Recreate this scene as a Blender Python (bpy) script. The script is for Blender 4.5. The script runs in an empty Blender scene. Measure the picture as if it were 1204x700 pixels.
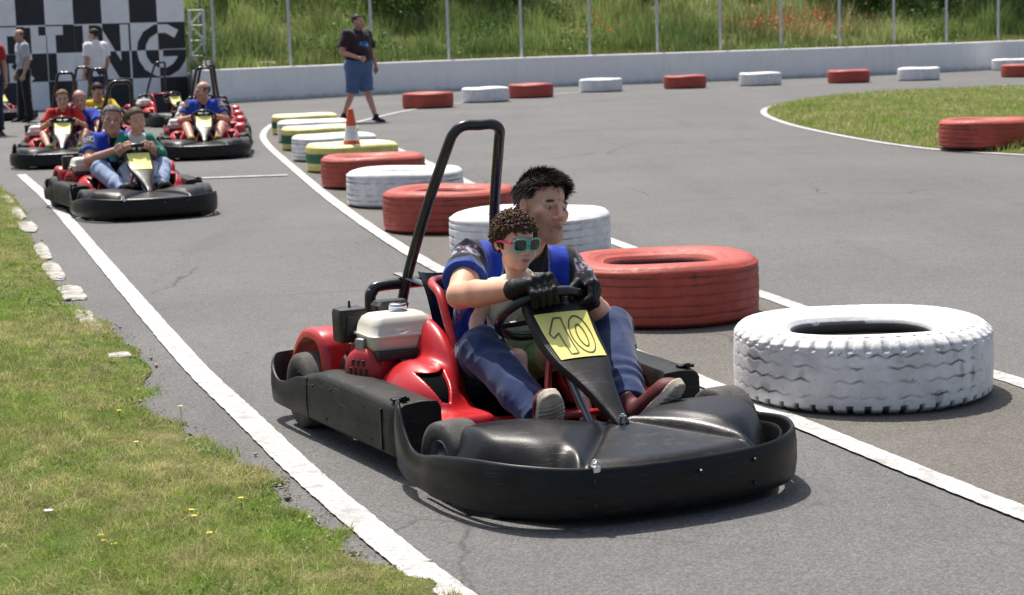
import bpy, bmesh, math, random
import numpy as np
from mathutils import Matrix, Vector
R = math.radians
random.seed(7)
rng = np.random.default_rng(7)
scene = bpy.context.scene
COL = scene.collection

# ---------------------------------------------------------------- camera model
F, CAMH, YH = 2200.0, 1.42, 40.0
TH = math.atan((350 - YH) / F)
ROLL = 0.03
_c, _s = math.cos(TH), math.sin(TH)

def ray(u, v):
    cr, sr = math.cos(ROLL), math.sin(ROLL)
    du, dv = u - 602, v - 350
    du, dv = du * cr - dv * sr, dv * cr + du * sr
    a, b = du / F, -dv / F
    return Vector((a, _c + b * _s, -_s + b * _c))

def gp(u, v, z=0.0):
    """ground position seen at photograph pixel u, v"""
    d = ray(u, v)
    t = (z - CAMH) / d.z
    return Vector((0, 0, CAMH)) + d * t

# ---------------------------------------------------------------- scene helpers
def tag(o, label=None, cat=None, group=None, kind=None):
    if label: o['label'] = label
    if cat: o['category'] = cat
    if group: o['group'] = group
    if kind: o['kind'] = kind
    return o

def link(o, parent=None):
    COL.objects.link(o)
    if parent is not None: o.parent = parent
    return o

def empty(name, loc=(0, 0, 0), rz=0.0):
    o = bpy.data.objects.new(name, None)
    o.location = loc; o.rotation_euler = (0, 0, rz)
    o.empty_display_size = 0.1
    return link(o)

def mk(name, V, Fc, mats, parent=None, smooth=True, midx=None, col=None, sharp=None):
    """one mesh object from arrays; Fc: list of tuples or (n,4)/(n,3) array"""
    me = bpy.data.meshes.new(name)
    V = np.asarray(V, dtype=np.float64)
    if isinstance(Fc, np.ndarray):
        n, k = Fc.shape
        me.vertices.add(len(V)); me.vertices.foreach_set('co', V.ravel())
        me.loops.add(n * k); me.loops.foreach_set('vertex_index', Fc.astype(np.int32).ravel())
        me.polygons.add(n)
        me.polygons.foreach_set('loop_start', np.arange(0, n * k, k, dtype=np.int32))
        me.polygons.foreach_set('loop_total', np.full(n, k, dtype=np.int32))
        me.update(calc_edges=True); me.validate()
    else:
        me.from_pydata([tuple(v) for v in V], [], [tuple(f) for f in Fc]); me.update()
    if not isinstance(mats, (list, tuple)): mats = [mats]
    for m in mats: me.materials.append(m)
    if midx is not None: me.polygons.foreach_set('material_index', np.asarray(midx, dtype=np.int32))
    if smooth: me.polygons.foreach_set('use_smooth', np.ones(len(me.polygons), dtype=bool))
    if col is not None:
        a = me.color_attributes.new('Col', 'FLOAT_COLOR', 'POINT')
        c = np.ones((len(V), 4), dtype=np.float32); c[:, :3] = col
        a.data.foreach_set('color', c.ravel())
    if sharp is not None and smooth:
        try: me.set_sharp_from_angle(angle=R(sharp))
        except Exception: pass
    o = bpy.data.objects.new(name, me)
    return link(o, parent)

class MB:
    """collects primitives into ONE mesh"""
    def __init__(s): s.V = []; s.F = []
    def add(s, V, Fc, M=None):
        b = len(s.V)
        for v in V:
            v = Vector(v)
            s.V.append(tuple(M @ v) if M is not None else tuple(v))
        for f in Fc: s.F.append(tuple(i + b for i in f))
        return s
    def box(s, c, h, bev=0.0, M=None, seg=2):
        bm = bmesh.new(); bmesh.ops.create_cube(bm, size=2)
        for v in bm.verts: v.co = Vector((v.co.x * h[0], v.co.y * h[1], v.co.z * h[2]))
        if bev > 0: bmesh.ops.bevel(bm, geom=bm.edges[:], offset=bev, segments=seg, affect='EDGES', profile=0.5)
        T = Matrix.Translation(c)
        if M is not None: T = T @ M
        bm.verts.ensure_lookup_table(); bm.verts.index_update()
        s.add([v.co.copy() for v in bm.verts], [[v.index for v in f.verts] for f in bm.faces], T)
        bm.free(); return s
    def tube(s, pts, r, seg=12, smooth=1, closed=False, caps=True, rad=None):
        P = catmull(pts, smooth, closed) if smooth > 1 else [Vector(p) for p in pts]
        n = len(P); rr = r
        t0 = (P[1] - P[0]).normalized()
        up = Vector((0, 0, 1)) if abs(t0.z) < .9 else Vector((1, 0, 0))
        nrm = (up - t0 * up.dot(t0)).normalized(); V = []; Fc = []
        for i in range(n):
            a = P[(i - 1) % n] if (closed or i > 0) else P[i]
            b = P[(i + 1) % n] if (closed or i < n - 1) else P[i]
            t = (b - a).normalized()
            nrm = (nrm - t * nrm.dot(t)).normalized(); bn = t.cross(nrm)
            if rad is not None: rr = rad[0] + (rad[1] - rad[0]) * i / (n - 1)
            for k in range(seg):
                a2 = 2 * math.pi * k / seg
                V.append(P[i] + (nrm * math.cos(a2) + bn * math.sin(a2)) * rr)
        m = n if closed else n - 1
        for i in range(m):
            j = (i + 1) % n
            for k in range(seg):
                l = (k + 1) % seg
                Fc.append((i * seg + k, i * seg + l, j * seg + l, j * seg + k))
        if caps and not closed:
            Fc.append(tuple(range(seg - 1, -1, -1))); Fc.append(tuple((n - 1) * seg + k for k in range(seg)))
        return s.add(V, Fc)
    def cyl(s, a, b, r1, r2=None, seg=24, caps=True):
        return s.tube([a, b], r1, seg, 1, False, caps, (r1, r1 if r2 is None else r2))
    def lathe(s, prof, seg=32, M=None, close=False):
        V = []; Fc = []; n = len(prof)
        for k in range(seg):
            a = 2 * math.pi * k / seg
            for r, z in prof: V.append((r * math.cos(a), r * math.sin(a), z))
        for k in range(seg):
            l = (k + 1) % seg
            for i in range(n - 1 + (1 if close else 0)):
                j = (i + 1) % n
                Fc.append((k * n + i, l * n + i, l * n + j, k * n + j))
        return s.add(V, Fc, M)
    def grid(s, P):
        """P: 2-D list of points"""
        n = len(P); m = len(P[0]); V = [p for row in P for p in row]; Fc = []
        for i in range(n - 1):
            for j in range(m - 1): Fc.append((i * m + j, i * m + j + 1, (i + 1) * m + j + 1, (i + 1) * m + j))
        return s.add(V, Fc)
    def loft(s, rings, close_ring=True, cap=True):
        n = len(rings); m = len(rings[0]); V = [p for r in rings for p in r]; Fc = []
        for i in range(n - 1):
            for j in range(m if close_ring else m - 1):
                k = (j + 1) % m; Fc.append((i * m + j, i * m + k, (i + 1) * m + k, (i + 1) * m + j))
        if cap and close_ring:
            Fc.append(tuple(range(m - 1, -1, -1))); Fc.append(tuple((n - 1) * m + j for j in range(m)))
        return s.add(V, Fc)
    def mirror_x(s):
        b = len(s.V); s.V += [(-x, y, z) for x, y, z in s.V]
        s.F += [tuple(i + b for i in reversed(f)) for f in s.F]; return s
    def build(s, name, mat, parent=None, smooth=True, sharp=35, fix=True):
        o = mk(name, s.V, s.F, mat, parent, smooth, sharp=None)
        if fix:
            bm = bmesh.new(); bm.from_mesh(o.data); bmesh.ops.recalc_face_normals(bm, faces=bm.faces[:]); bm.to_mesh(o.data); bm.free()
        if smooth:
            try: o.data.set_sharp_from_angle(angle=R(sharp))
            except Exception: pass
        return o

def catmull(pts, sub, closed=False):
    P = [Vector(p) for p in pts]; n = len(P); out = []
    m = n if closed else n - 1
    for i in range(m):
        if closed: a, b, c, d = P[(i - 1) % n], P[i], P[(i + 1) % n], P[(i + 2) % n]
        else:
            b, c = P[i], P[i + 1]
            a = P[i - 1] if i > 0 else b * 2 - c
            d = P[i + 2] if i + 2 < n else c * 2 - b
        for k in range(sub):
            t = k / sub
            out.append(0.5 * ((2 * b) + (c - a) * t + (2 * a - 5 * b + 4 * c - d) * t * t + (3 * b - a - 3 * c + d) * t ** 3))
    if not closed: out.append(P[-1].copy())
    return out

def copy_tree(o, parent=None):
    c = o.copy(); COL.objects.link(c)
    if parent is not None: c.parent = parent
    for ch in list(o.children): copy_tree(ch, c)
    return c

# ---------------------------------------------------------------- materials
class NT:
    def __init__(s, name):
        s.m = bpy.data.materials.new(name); s.m.use_nodes = True
        s.t = s.m.node_tree; s.t.nodes.clear()
        s.out = s.n('ShaderNodeOutputMaterial')
        s.b = s.n('ShaderNodeBsdfPrincipled'); s.l(s.b.outputs[0], s.out.inputs['Surface'])
    def n(s, ty, **k):
        o = s.t.nodes.new(ty)
        for a, v in k.items(): setattr(o, a, v)
        return o
    def l(s, a, b): s.t.links.new(a, b)
    def coord(s, kind='Object'): return s.n('ShaderNodeTexCoord').outputs[kind]
    def noise(s, scale, detail=4, rough=.55, vec=None, stretch=None, dist=0.0):
        n = s.n('ShaderNodeTexNoise'); n.inputs['Scale'].default_value = scale
        n.inputs['Detail'].default_value = detail; n.inputs['Roughness'].default_value = rough
        n.inputs['Distortion'].default_value = dist
        v = vec if vec is not None else s.coord()
        if stretch:
            mp = s.n('ShaderNodeMapping'); mp.inputs['Scale'].default_value = stretch; s.l(v, mp.inputs[0]); v = mp.outputs[0]
        s.l(v, n.inputs['Vector']); return n.outputs['Fac']
    def ramp(s, fac, stops, interp='LINEAR'):
        r = s.n('ShaderNodeValToRGB'); r.color_ramp.interpolation = interp
        e = r.color_ramp.elements
        while len(e) < len(stops): e.new(0.5)
        for i, (p, c) in enumerate(stops):
            e[i].position = p
            e[i].color = (c, c, c, 1) if isinstance(c, (int, float)) else (c[0], c[1], c[2], 1)
        s.l(fac, r.inputs[0]); return r.outputs[0]
    def mix(s, fac, a, b, mode='MIX'):
        m = s.n('ShaderNodeMix'); m.data_type = 'RGBA'; m.blend_type = mode
        for val, sock in ((fac, m.inputs[0]), (a, m.inputs[6]), (b, m.inputs[7])):
            if isinstance(val, (int, float)): sock.default_value = val if sock.type == 'VALUE' else (val, val, val, 1)
            elif isinstance(val, (tuple, list)): sock.default_value = (val[0], val[1], val[2], 1)
            else: s.l(val, sock)
        return m.outputs[2]
    def math(s, op, a, b=0.0, c=None):
        m = s.n('ShaderNodeMath', operation=op)
        for i, val in enumerate((a, b) if c is None else (a, b, c)):
            if isinstance(val, (int, float)): m.inputs[i].default_value = val
            else: s.l(val, m.inputs[i])
        return m.outputs[0]
    def attr(s, name='Col'):
        a = s.n('ShaderNodeAttribute'); a.attribute_name = name; return a
    def set(s, **k):
        for a, v in k.items():
            i = s.b.inputs[a.replace('_', ' ')]
            if isinstance(v, (int, float)): i.default_value = v
            elif isinstance(v, (tuple, list)): i.default_value = (v[0], v[1], v[2], 1) if i.type == 'RGBA' else v
            else: s.l(v, i)
        return s
    def bump(s, h, strength=.3, dist=.01):
        b = s.n('ShaderNodeBump'); b.inputs['Strength'].default_value = strength; b.inputs['Distance'].default_value = dist
        s.l(h, b.inputs['Height']); s.l(b.outputs[0], s.b.inputs['Normal']); return s

def plain(name, col, rough=.5, var=.15, scale=8.0, metal=0.0, bump=0.0, bscale=60.0, spec=.5, coat=0.0, dust=0.0, dustcol=(.3, .27, .23)):
    t = NT(name)
    n = t.noise(scale, 5, .6)
    lo = tuple(c * (1 - var) for c in col); hi = tuple(min(1, c * (1 + var)) for c in col)
    c = t.ramp(n, [(.3, lo), (.7, hi)])
    if dust > 0:
        d = t.ramp(t.noise(scale * 1.7, 6, .65), [(.42, 0.0), (.75, dust)])
        c = t.mix(d, c, dustcol)
    r = t.ramp(t.noise(scale * 2.3, 4), [(.3, max(0, rough - .1)), (.7, min(1, rough + .12))])
    t.set(Base_Color=c, Roughness=r, Metallic=metal)
    t.b.inputs['Specular IOR Level'].default_value = spec
    if coat: t.b.inputs['Coat Weight'].default_value = coat; t.b.inputs['Coat Roughness'].default_value = .08
    if bump: t.bump(t.noise(bscale, 3), bump, .004)
    return t.m

def vcol_mat(name, rough=.8, var=.12, scale=30.0, bump=0.0, bscale=200.0, sss=0.0, spec=.3, weave=False, transl=0.0, sheen=0.0):
    t = NT(name)
    a = t.attr().outputs['Color']
    n = t.ramp(t.noise(scale, 5, .6), [(.25, 1 - var), (.75, 1 + var)])
    c = t.mix(1.0, a, n, 'MULTIPLY')
    t.set(Base_Color=c, Roughness=rough)
    t.b.inputs['Specular IOR Level'].default_value = spec
    if sheen: t.b.inputs['Sheen Weight'].default_value = sheen
    if sss:
        t.b.inputs['Subsurface Weight'].default_value = sss
        t.b.inputs['Subsurface Radius'].default_value = (1.0, .35, .2)
        t.b.inputs['Subsurface Scale'].default_value = .006
    if bump: t.bump(t.noise(bscale, 3), bump, .002)
    if transl:
        tr = t.n('ShaderNodeBsdfTranslucent'); t.l(c, tr.inputs['Color'])
        mx = t.n('ShaderNodeMixShader'); mx.inputs[0].default_value = transl
        t.l(t.b.outputs[0], mx.inputs[1]); t.l(tr.outputs[0], mx.inputs[2]); t.l(mx.outputs[0], t.out.inputs['Surface'])
    return t.m

# ---------------------------------------------------------------- signed-distance modelling
def _v(p): return np.asarray(p, dtype=np.float32)
def rc(P, a, b, ra, rb):
    a, b = _v(a), _v(b); ab = b - a; L = float(ab @ ab) + 1e-12
    t = np.clip(((P - a) @ ab) / L, 0, 1)
    q = P - a - t[:, None] * ab
    return np.sqrt(np.einsum('ij,ij->i', q, q)) - (ra + (rb - ra) * t)
def chain(P, pts, rad, k=.0):
    d = None
    for i in range(len(pts) - 1):
        e = rc(P, pts[i], pts[i + 1], rad[i], rad[i + 1])
        d = e if d is None else (smin(d, e, k) if k else np.minimum(d, e))
    return d
def sph(P, c, r):
    q = P - _v(c); return np.sqrt(np.einsum('ij,ij->i', q, q)) - r
def ell(P, c, r, Rm=None):
    q = P - _v(c)
    if Rm is not None: q = q @ Rm      # columns of Rm = local axes
    r = _v(r); k0 = np.linalg.norm(q / r, axis=1); k1 = np.linalg.norm(q / (r * r), axis=1) + 1e-9
    return k0 * (k0 - 1) / k1
def rbox(P, c, h, r=.01, Rm=None):
    q = P - _v(c)
    if Rm is not None: q = q @ Rm
    q = np.abs(q) - (_v(h) - r)
    return np.linalg.norm(np.maximum(q, 0), axis=1) + np.minimum(q.max(axis=1), 0) - r
def half(P, p, n):
    n = _v(n) / np.linalg.norm(n); return (P - _v(p)) @ n
def smin(a, b, k):
    h = np.clip(.5 + .5 * (b - a) / k, 0, 1); return b + (a - b) * h - k * h * (1 - h)
def smax(a, b, k): return -smin(-a, -b, k)
def U(k, *ds):
    d = ds[0]
    for e in ds[1:]: d = smin(d, e, k)
    return d
_wr = np.random.default_rng(3)
_WD = _wr.normal(size=(8, 3)).astype(np.float32); _WD /= np.linalg.norm(_WD, axis=1)[:, None]
_WP = _wr.uniform(0, 6.28, 8).astype(np.float32)
def wav(P, freq, seed=0):
    """smooth pseudo noise about -1..1"""
    Q = P * freq; s = np.zeros(len(P), dtype=np.float32)
    for i in range(5):
        j = (i + seed) % 8
        s += np.sin(Q @ _WD[j] * (1 + .37 * i) + _WP[j] + seed + 1.3 * np.sin(Q @ _WD[(j + 3) % 8] * .7))
    return s / 3.0

def nets(fn, lo, hi, h):
    """surface nets of fn over the box, evaluated only near the surface"""
    lo = np.asarray(lo, float); hi = np.asarray(hi, float); B = 8
    nb = np.ceil((hi - lo) / (h * B)).astype(int); n = nb * B
    cx = [lo[i] + (np.arange(nb[i]) + .5) * B * h - h / 2 for i in range(3)]
    C = np.stack(np.meshgrid(*cx, indexing='ij'), -1).reshape(-1, 3).astype(np.float32)
    dc = fn(C); D = np.empty(tuple(n), dtype=np.float32)
    D6 = D.reshape(nb[0], B, nb[1], B, nb[2], B)
    D6[:] = np.where(dc > 0, 1., -1.).reshape(nb[0], 1, nb[1], 1, nb[2], 1)
    act = np.abs(dc) < B * h * 1.35
    ids = np.argwhere(act.reshape(tuple(nb)))
    o = (np.stack(np.meshgrid(*[np.arange(B)] * 3, indexing='ij'), -1).reshape(-1, 3)) * h
    for s0 in range(0, len(ids), 400):
        blk = ids[s0:s0 + 400]
        base = lo + blk * (B * h)
        P = (base[:, None, :] + o[None]).reshape(-1, 3).astype(np.float32)
        d = fn(P).reshape(len(blk), B, B, B)
        D6[blk[:, 0], :, blk[:, 1], :, blk[:, 2], :] = d
    S = D < 0
    m = S[:-1, :-1, :-1].astype(np.int8)
    tot = np.zeros_like(m)
    for a in (0, 1):
        for b in (0, 1):
            for c in (0, 1):
                tot += S[a:n[0] - 1 + a, b:n[1] - 1 + b, c:n[2] - 1 + c]
    cells = np.argwhere((tot > 0) & (tot < 8))
    idx = np.full(tuple(n - 1), -1, dtype=np.int64); idx[tuple(cells.T)] = np.arange(len(cells))
    acc = np.zeros((len(cells), 3)); cnt = np.zeros(len(cells))
    cor = [(a, b, c) for a in (0, 1) for b in (0, 1) for c in (0, 1)]
    for p in cor:
        for ax in range(3):
            if p[ax]: continue
            q = list(p); q[ax] = 1
            d0 = D[cells[:, 0] + p[0], cells[:, 1] + p[1], cells[:, 2] + p[2]]
            d1 = D[cells[:, 0] + q[0], cells[:, 1] + q[1], cells[:, 2] + q[2]]
            x = (d0 < 0) != (d1 < 0)
            t = np.where(x, d0 / np.where(d0 - d1 == 0, 1, d0 - d1), 0)
            pt = np.tile(np.array(p, float), (len(cells), 1)); pt[:, ax] += t
            acc[x] += pt[x]; cnt[x] += 1
    V = lo + (cells + acc / np.maximum(cnt, 1)[:, None]) * h
    faces = []
    for ax in range(3):
        b, c = (ax + 1) % 3, (ax + 2) % 3
        sl0 = [slice(None)] * 3; sl1 = [slice(None)] * 3
        sl0[ax] = slice(0, -1); sl1[ax] = slice(1, None)
        s0, s1 = S[tuple(sl0)], S[tuple(sl1)]
        e = np.argwhere(s0 != s1)
        e = e[(e[:, b] > 0) & (e[:, c] > 0) & (e[:, b] < n[b] - 1) & (e[:, c] < n[c] - 1)]
        if not len(e): continue
        q = []
        for db, dc2 in ((1, 1), (0, 1), (0, 0), (1, 0)):
            k = e.copy(); k[:, b] -= db; k[:, c] -= dc2; q.append(idx[tuple(k.T)])
        q = np.stack(q, 1)
        fl = S[tuple(e.T)]
        q[~fl] = q[~fl][:, ::-1]
        faces.append(q)
    Fq = np.concatenate(faces); Fq = Fq[(Fq >= 0).all(1)]
    return V, Fq

def sdf_obj(name, fn, lo, hi, h, mat, parent=None, colfn=None):
    V, Fq = nets(fn, lo, hi, h)
    return mk(name, V, Fq, mat, parent, True, col=None if colfn is None else colfn(V.astype(np.float32)))

def rotm(yaw=0, pitch=0, roll=0):
    """columns are axes; yaw about z (positive turns to own left), pitch >0 looks down, roll about forward"""
    M = Matrix.Rotation(R(yaw), 3, 'Z') @ Matrix.Rotation(R(-pitch), 3, 'X') @ Matrix.Rotation(R(roll), 3, 'Y')
    return np.array(M, dtype=np.float32)
# ================================================================= SETTING
def catm2(pts, sub): return catmull([(p[0], p[1], p[2] if len(p) > 2 else 0) for p in pts], sub)

# ---- asphalt
def asphalt_mat(name, lo, hi, warm=0.0):
    t = NT(name); co = t.coord()
    fine = t.noise(260, 2, .7, co)
    big = t.noise(.45, 5, .6, co)
    mid = t.noise(7, 5, .65, co)
    base = t.ramp(big, [(.3, lo), (.7, hi)])
    c = t.mix(t.ramp(mid, [(.35, .0), (.75, .35)]), base, tuple(x * .78 for x in lo))
    v = t.n('ShaderNodeTexVoronoi'); v.inputs['Scale'].default_value = 150; t.l(co, v.inputs['Vector'])
    sp = t.ramp(v.outputs['Color'], [(.15, .62), (.55, 1.0), (.95, 1.5)])
    c = t.mix(.75, c, sp, 'MULTIPLY')
    c = t.mix(.55, c, t.ramp(fine, [(.3, .6), (.7, 1.4)]), 'MULTIPLY')
    # rubbered racing line, long soft streaks
    st = t.noise(1.1, 4, .6, co, stretch=(1.9, .22, 1), dist=.3)
    c = t.mix(t.ramp(st, [(.55, 0.0), (.8, .30)]), c, (.055, .055, .058))
    # hairline cracks, only here and there
    vc = t.n('ShaderNodeTexVoronoi', feature='DISTANCE_TO_EDGE'); vc.inputs['Scale'].default_value = .55; dn = t.n('ShaderNodeTexNoise'); dn.inputs['Scale'].default_value = 2.2; dn.inputs['Detail'].default_value = 6; t.l(co, dn.inputs['Vector'])
    t.l(t.mix(.28, co, dn.outputs['Color'], 'ADD'), vc.inputs['Vector'])
    ck = t.math('MULTIPLY', t.ramp(vc.outputs['Distance'], [(.0, 1.0), (.006, 0.0)]), t.ramp(t.noise(.35, 2, .5, co), [(.50, 0.), (.62, .8)]))
    c = t.mix(ck, c, (.035, .034, .032))
    # old oil drips and filler patches
    oil = t.math('MULTIPLY', t.ramp(t.noise(2.6, 3, .5, co), [(.68, 0.), (.76, .35)]), t.ramp(t.noise(.5, 2, .5, co), [(.5, 0.), (.6, 1.)]))
    c = t.mix(oil, c, (.05, .048, .046))
    t.set(Base_Color=c, Roughness=.88)
    t.b.inputs['Specular IOR Level'].default_value = .3
    h = t.math('ADD', v.outputs['Distance'], t.math('MULTIPLY', fine, .6))
    t.bump(h, .5, .004)
    return t.m
M_asph = asphalt_mat('asphalt', (.120, .1195, .1155), (.155, .154, .149))
M_strip = asphalt_mat('asphalt_dusty', (.116, .108, .094), (.163, .151, .132))
M_edge = asphalt_mat('asphalt_edge', (.10, .098, .095), (.16, .155, .15))

g = 500
o = mk('ground', [(-g, -g, 0), (g, -g, 0), (g, g, 0), (-g, g, 0)], [(0, 1, 2, 3)], M_asph, smooth=False)
tag(o, 'grey worn asphalt of the kart track', 'track', kind='structure')

# ---- white line paint
def paint_mat():
    t = NT('line_paint'); co = t.coord()
    w = t.ramp(t.noise(9, 8, .75, co), [(.44, 0.0), (.62, 1.0)])
    sp = t.ramp(t.noise(80, 4, .75, co), [(.48, 0.0), (.62, .85)])
    f = t.math('MAXIMUM', t.math('MULTIPLY', w, .72), sp)
    c = t.mix(f, t.ramp(t.noise(3, 4, .6, co), [(.3, (.50, .495, .48)), (.7, (.63, .625, .61))]), (.20, .19, .18))
    t.set(Base_Color=c, Roughness=.75); t.bump(t.noise(220, 2, .6, co), .4, .003)
    return t.m
M_line = paint_mat()
def ribbon(path, w, z, jit=.0025):
    V, Fc = [], []
    for i, p in enumerate(path):
        a = path[max(i - 1, 0)]; b = path[min(i + 1, len(path) - 1)]
        t = Vector((b.x - a.x, b.y - a.y, 0)).normalized(); n = Vector((-t.y, t.x, 0))
        for s_ in (-1, 1):
            q = p + n * s_ * (w / 2 + random.uniform(-jit, jit)); V.append((q.x, q.y, z))
    for i in range(len(path) - 1): Fc.append((2 * i, 2 * i + 2, 2 * i + 3, 2 * i + 1))
    return V, Fc
def px_path(pts, sub=24): return catmull([gp(u, v) for u, v in pts], sub)

LEFT = [(610, 752), (530, 700), (430, 620), (355, 555), (288, 490), (228, 432), (165, 360), (108, 293), (62, 240), (25, 206)]
RIGHT = [(1330, 650), (1204, 606), (1060, 549), (930, 495), (780, 431), (650, 378), (500, 309), (400, 243), (346, 199), (314, 170), (310, 157), (322, 146), (345, 139), (380, 134)]
INNER = [(1330, 496), (1204, 453), (1060, 408), (920, 356), (800, 314), (660, 262), (560, 220), (490, 186), (440, 165), (412, 154), (409, 149), (421, 144), (471, 132), (520, 124), (590, 116.5), (660, 110.5), (740, 105)]
for pts, w in ((LEFT, .105), (RIGHT, .10), (INNER, .10)):
    V, Fc = ribbon(px_path(pts, 26), w, .008)
    tag(mk('track_line', V, Fc, M_line, smooth=False), 'white painted line on the asphalt', 'line', kind='structure')
# dusty strip between the two lines under the tyres
A = px_path(RIGHT[:-2], 10); B = px_path(INNER[:-5], 10)
n = 90
A = [A[int(i * (len(A) - 1) / (n - 1))] for i in range(n)]; B = [B[int(i * (len(B) - 1) / (n - 1))] for i in range(n)]
V = []; Fc = []
for a, b in zip(A, B): V += [(a.x, a.y, .004), (b.x, b.y, .004)]
for i in range(n - 1): Fc.append((2 * i, 2 * i + 1, 2 * i + 3, 2 * i + 2))
tag(mk('track_strip', V, Fc, M_strip, smooth=False), kind='structure')
# start line
V, Fc = ribbon([gp(55, 217).lerp(gp(338, 207), i / 20) for i in range(21)], .12, .012)
tag(mk('start_line', V, Fc, M_line, smooth=False), kind='structure')
# island outline
ISL = [(1330, 193), (1204, 183), (1120, 178), (1050, 170), (985, 159), (935, 148), (908, 139), (899, 132), (908, 126), (940, 120), (1000, 113), (1100, 107.5), (1204, 104), (1330, 101)]
ip = px_path(ISL, 12)
V, Fc = ribbon(ip, .14, .008); tag(mk('island_line', V, Fc, M_line, smooth=False), kind='structure')

# ---- grass ground
def soil_mat(name, green):
    t = NT(name); co = t.coord()
    a = t.ramp(t.noise(2.2, 6, .65, co), [(.30, (.22, .18, .10)), (.42, (.13, .14, .045)), (.60, green)])
    c = t.mix(.6, a, t.ramp(t.noise(70, 4, .7, co), [(.25, .45), (.75, 1.5)]), 'MULTIPLY')
    t.set(Base_Color=c, Roughness=.95); t.b.inputs['Specular IOR Level'].default_value = .1
    t.bump(t.noise(60, 4, .7, co), .8, .02); return t.m
M_soil = soil_mat('grass_soil', (.075, .12, .022))  # green soil tone darkened to stand for shadow between the blades

def poly_sheet(name, inner, outer, M, zf):
    """ruled sheet between two equal-length polylines"""
    n = len(inner); m = 60; V = []; Fc = []
    for i in range(n):
        for j in range(m):
            t = (j / (m - 1)) ** 1.6
            p = inner[i].lerp(outer[i], t); V.append((p.x, p.y, zf(t, p)))
    for i in range(n - 1):
        for j in range(m - 1): Fc.append((i * m + j, (i + 1) * m + j, (i + 1) * m + j + 1, i * m + j + 1))
    return tag(mk(name, V, Fc, M), kind='structure')
EDGE = [(640, 775), (560, 735), (500, 700), (455, 668), (415, 640), (370, 608), (325, 580), (290, 562), (248, 535), (215, 508), (190, 482), (172, 450), (158, 412), (120, 395), (100, 372), (72, 332), (48, 290), (30, 262), (14, 240), (-6, 215), (-30, 196)]
ep = px_path(EDGE, 22); op = []
for i, p in enumerate(ep):
    op_ = p.copy(); k_ = .045 * math.sin(i * .05) + .03 * math.sin(i * .13 + 1) + .014 * math.sin(i * .41) + random.uniform(-.004, .004)
    p.x += k_; p.y += k_ * .5; op.append(op_ + Vector((-4.2, -1.5, 0)))
def verge_z(t, x, y): return .006 + .05 * np.minimum(1, t * 9) + .02 * np.sin(x * 3) * np.sin(y * 2.1) * np.minimum(1, t * 5)
poly_sheet('verge', ep, op, M_soil, lambda t, p: float(verge_z(t, p.x, p.y)))
isl_in = [gp(u, v) for u, v in ISL]
ic = px_path(ISL, 10)
half_n = len(ic) // 2
cen = [gp(1340, 150)] * len(ic)
ic2 = [p.lerp(gp(1150, 140), .012) for p in ic]
poly_sheet('island', ic2, cen, M_soil, lambda t, p: .014 + .10 * min(1, t * 4))

# ---- grass blades
def blade_mat(name, transl=.35):
    return vcol_mat(name, rough=.6, var=.1, scale=3, spec=.25, transl=transl)
M_blade = blade_mat('grass_blade')
def blades(name, base, length, width, cols, lean=.5, seg=2, label=None, cat=None):
    """base (n,3), length (n), width (n), cols (n,3)"""
    n = len(base); az = rng.uniform(0, 2 * np.pi, n); fa = rng.uniform(0, 2 * np.pi, n)
    ln = rng.uniform(.1, 1, n) * lean
    dirv = np.stack([np.cos(az), np.sin(az), np.zeros(n)], 1); sd = np.stack([np.cos(fa), np.sin(fa), np.zeros(n)], 1)
    K = seg + 1; V = np.zeros((n, 2 * seg + 1, 3)); C = np.zeros((n, 2 * seg + 1, 3))
    for k in range(K):
        t = k / seg
        p = base + np.array([0, 0, 1]) * (length * t * (1 - .35 * ln * t))[:, None] + dirv * (length * ln * t * t)[:, None]
        w = width * (1 - t ** 1.5) * .5
        cc = cols * 1.0
        if k < seg:
            V[:, 2 * k] = p - sd * w[:, None]; V[:, 2 * k + 1] = p + sd * w[:, None]; C[:, 2 * k] = cc; C[:, 2 * k + 1] = cc
        else: V[:, 2 * seg] = p; C[:, 2 * seg] = cc
    m = 2 * seg + 1; off = (np.arange(n) * m)[:, None]
    tris = []
    for k in range(seg - 1):
        tris += [[2 * k, 2 * k + 1, 2 * k + 3], [2 * k, 2 * k + 3, 2 * k + 2]]
    tris.append([2 * seg - 2, 2 * seg - 1, 2 * seg])
    Fc = np.concatenate([off + np.array(t)[None] for t in tris])
    o = mk(name, V.reshape(-1, 3), Fc, M_blade, smooth=False, col=C.reshape(-1, 3))
    return tag(o, label, cat, kind='stuff')
def n2(x, y, f, s=0):
    return wav(np.stack([x, y, np.full_like(x, s * 1.7)], 1).astype(np.float32), f, s)
def scatter_poly(inner, outer, n, bias=1.0):
    m = len(inner) - 1
    I = np.array([[p.x, p.y] for p in inner]); O = np.array([[p.x, p.y] for p in outer])
    seglen = np.linalg.norm(I[1:] - I[:-1], axis=1); pr = seglen / seglen.sum()
    i = rng.choice(m, n, p=pr); f = rng.uniform(0, 1, n)[:, None]; t = (rng.uniform(0, 1, n) ** bias)
    P = (I[i] * (1 - f) + I[i + 1] * f) * (1 - t[:, None]) + (O[i] * (1 - f) + O[i + 1] * f) * t[:, None]
    return P, t
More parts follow.
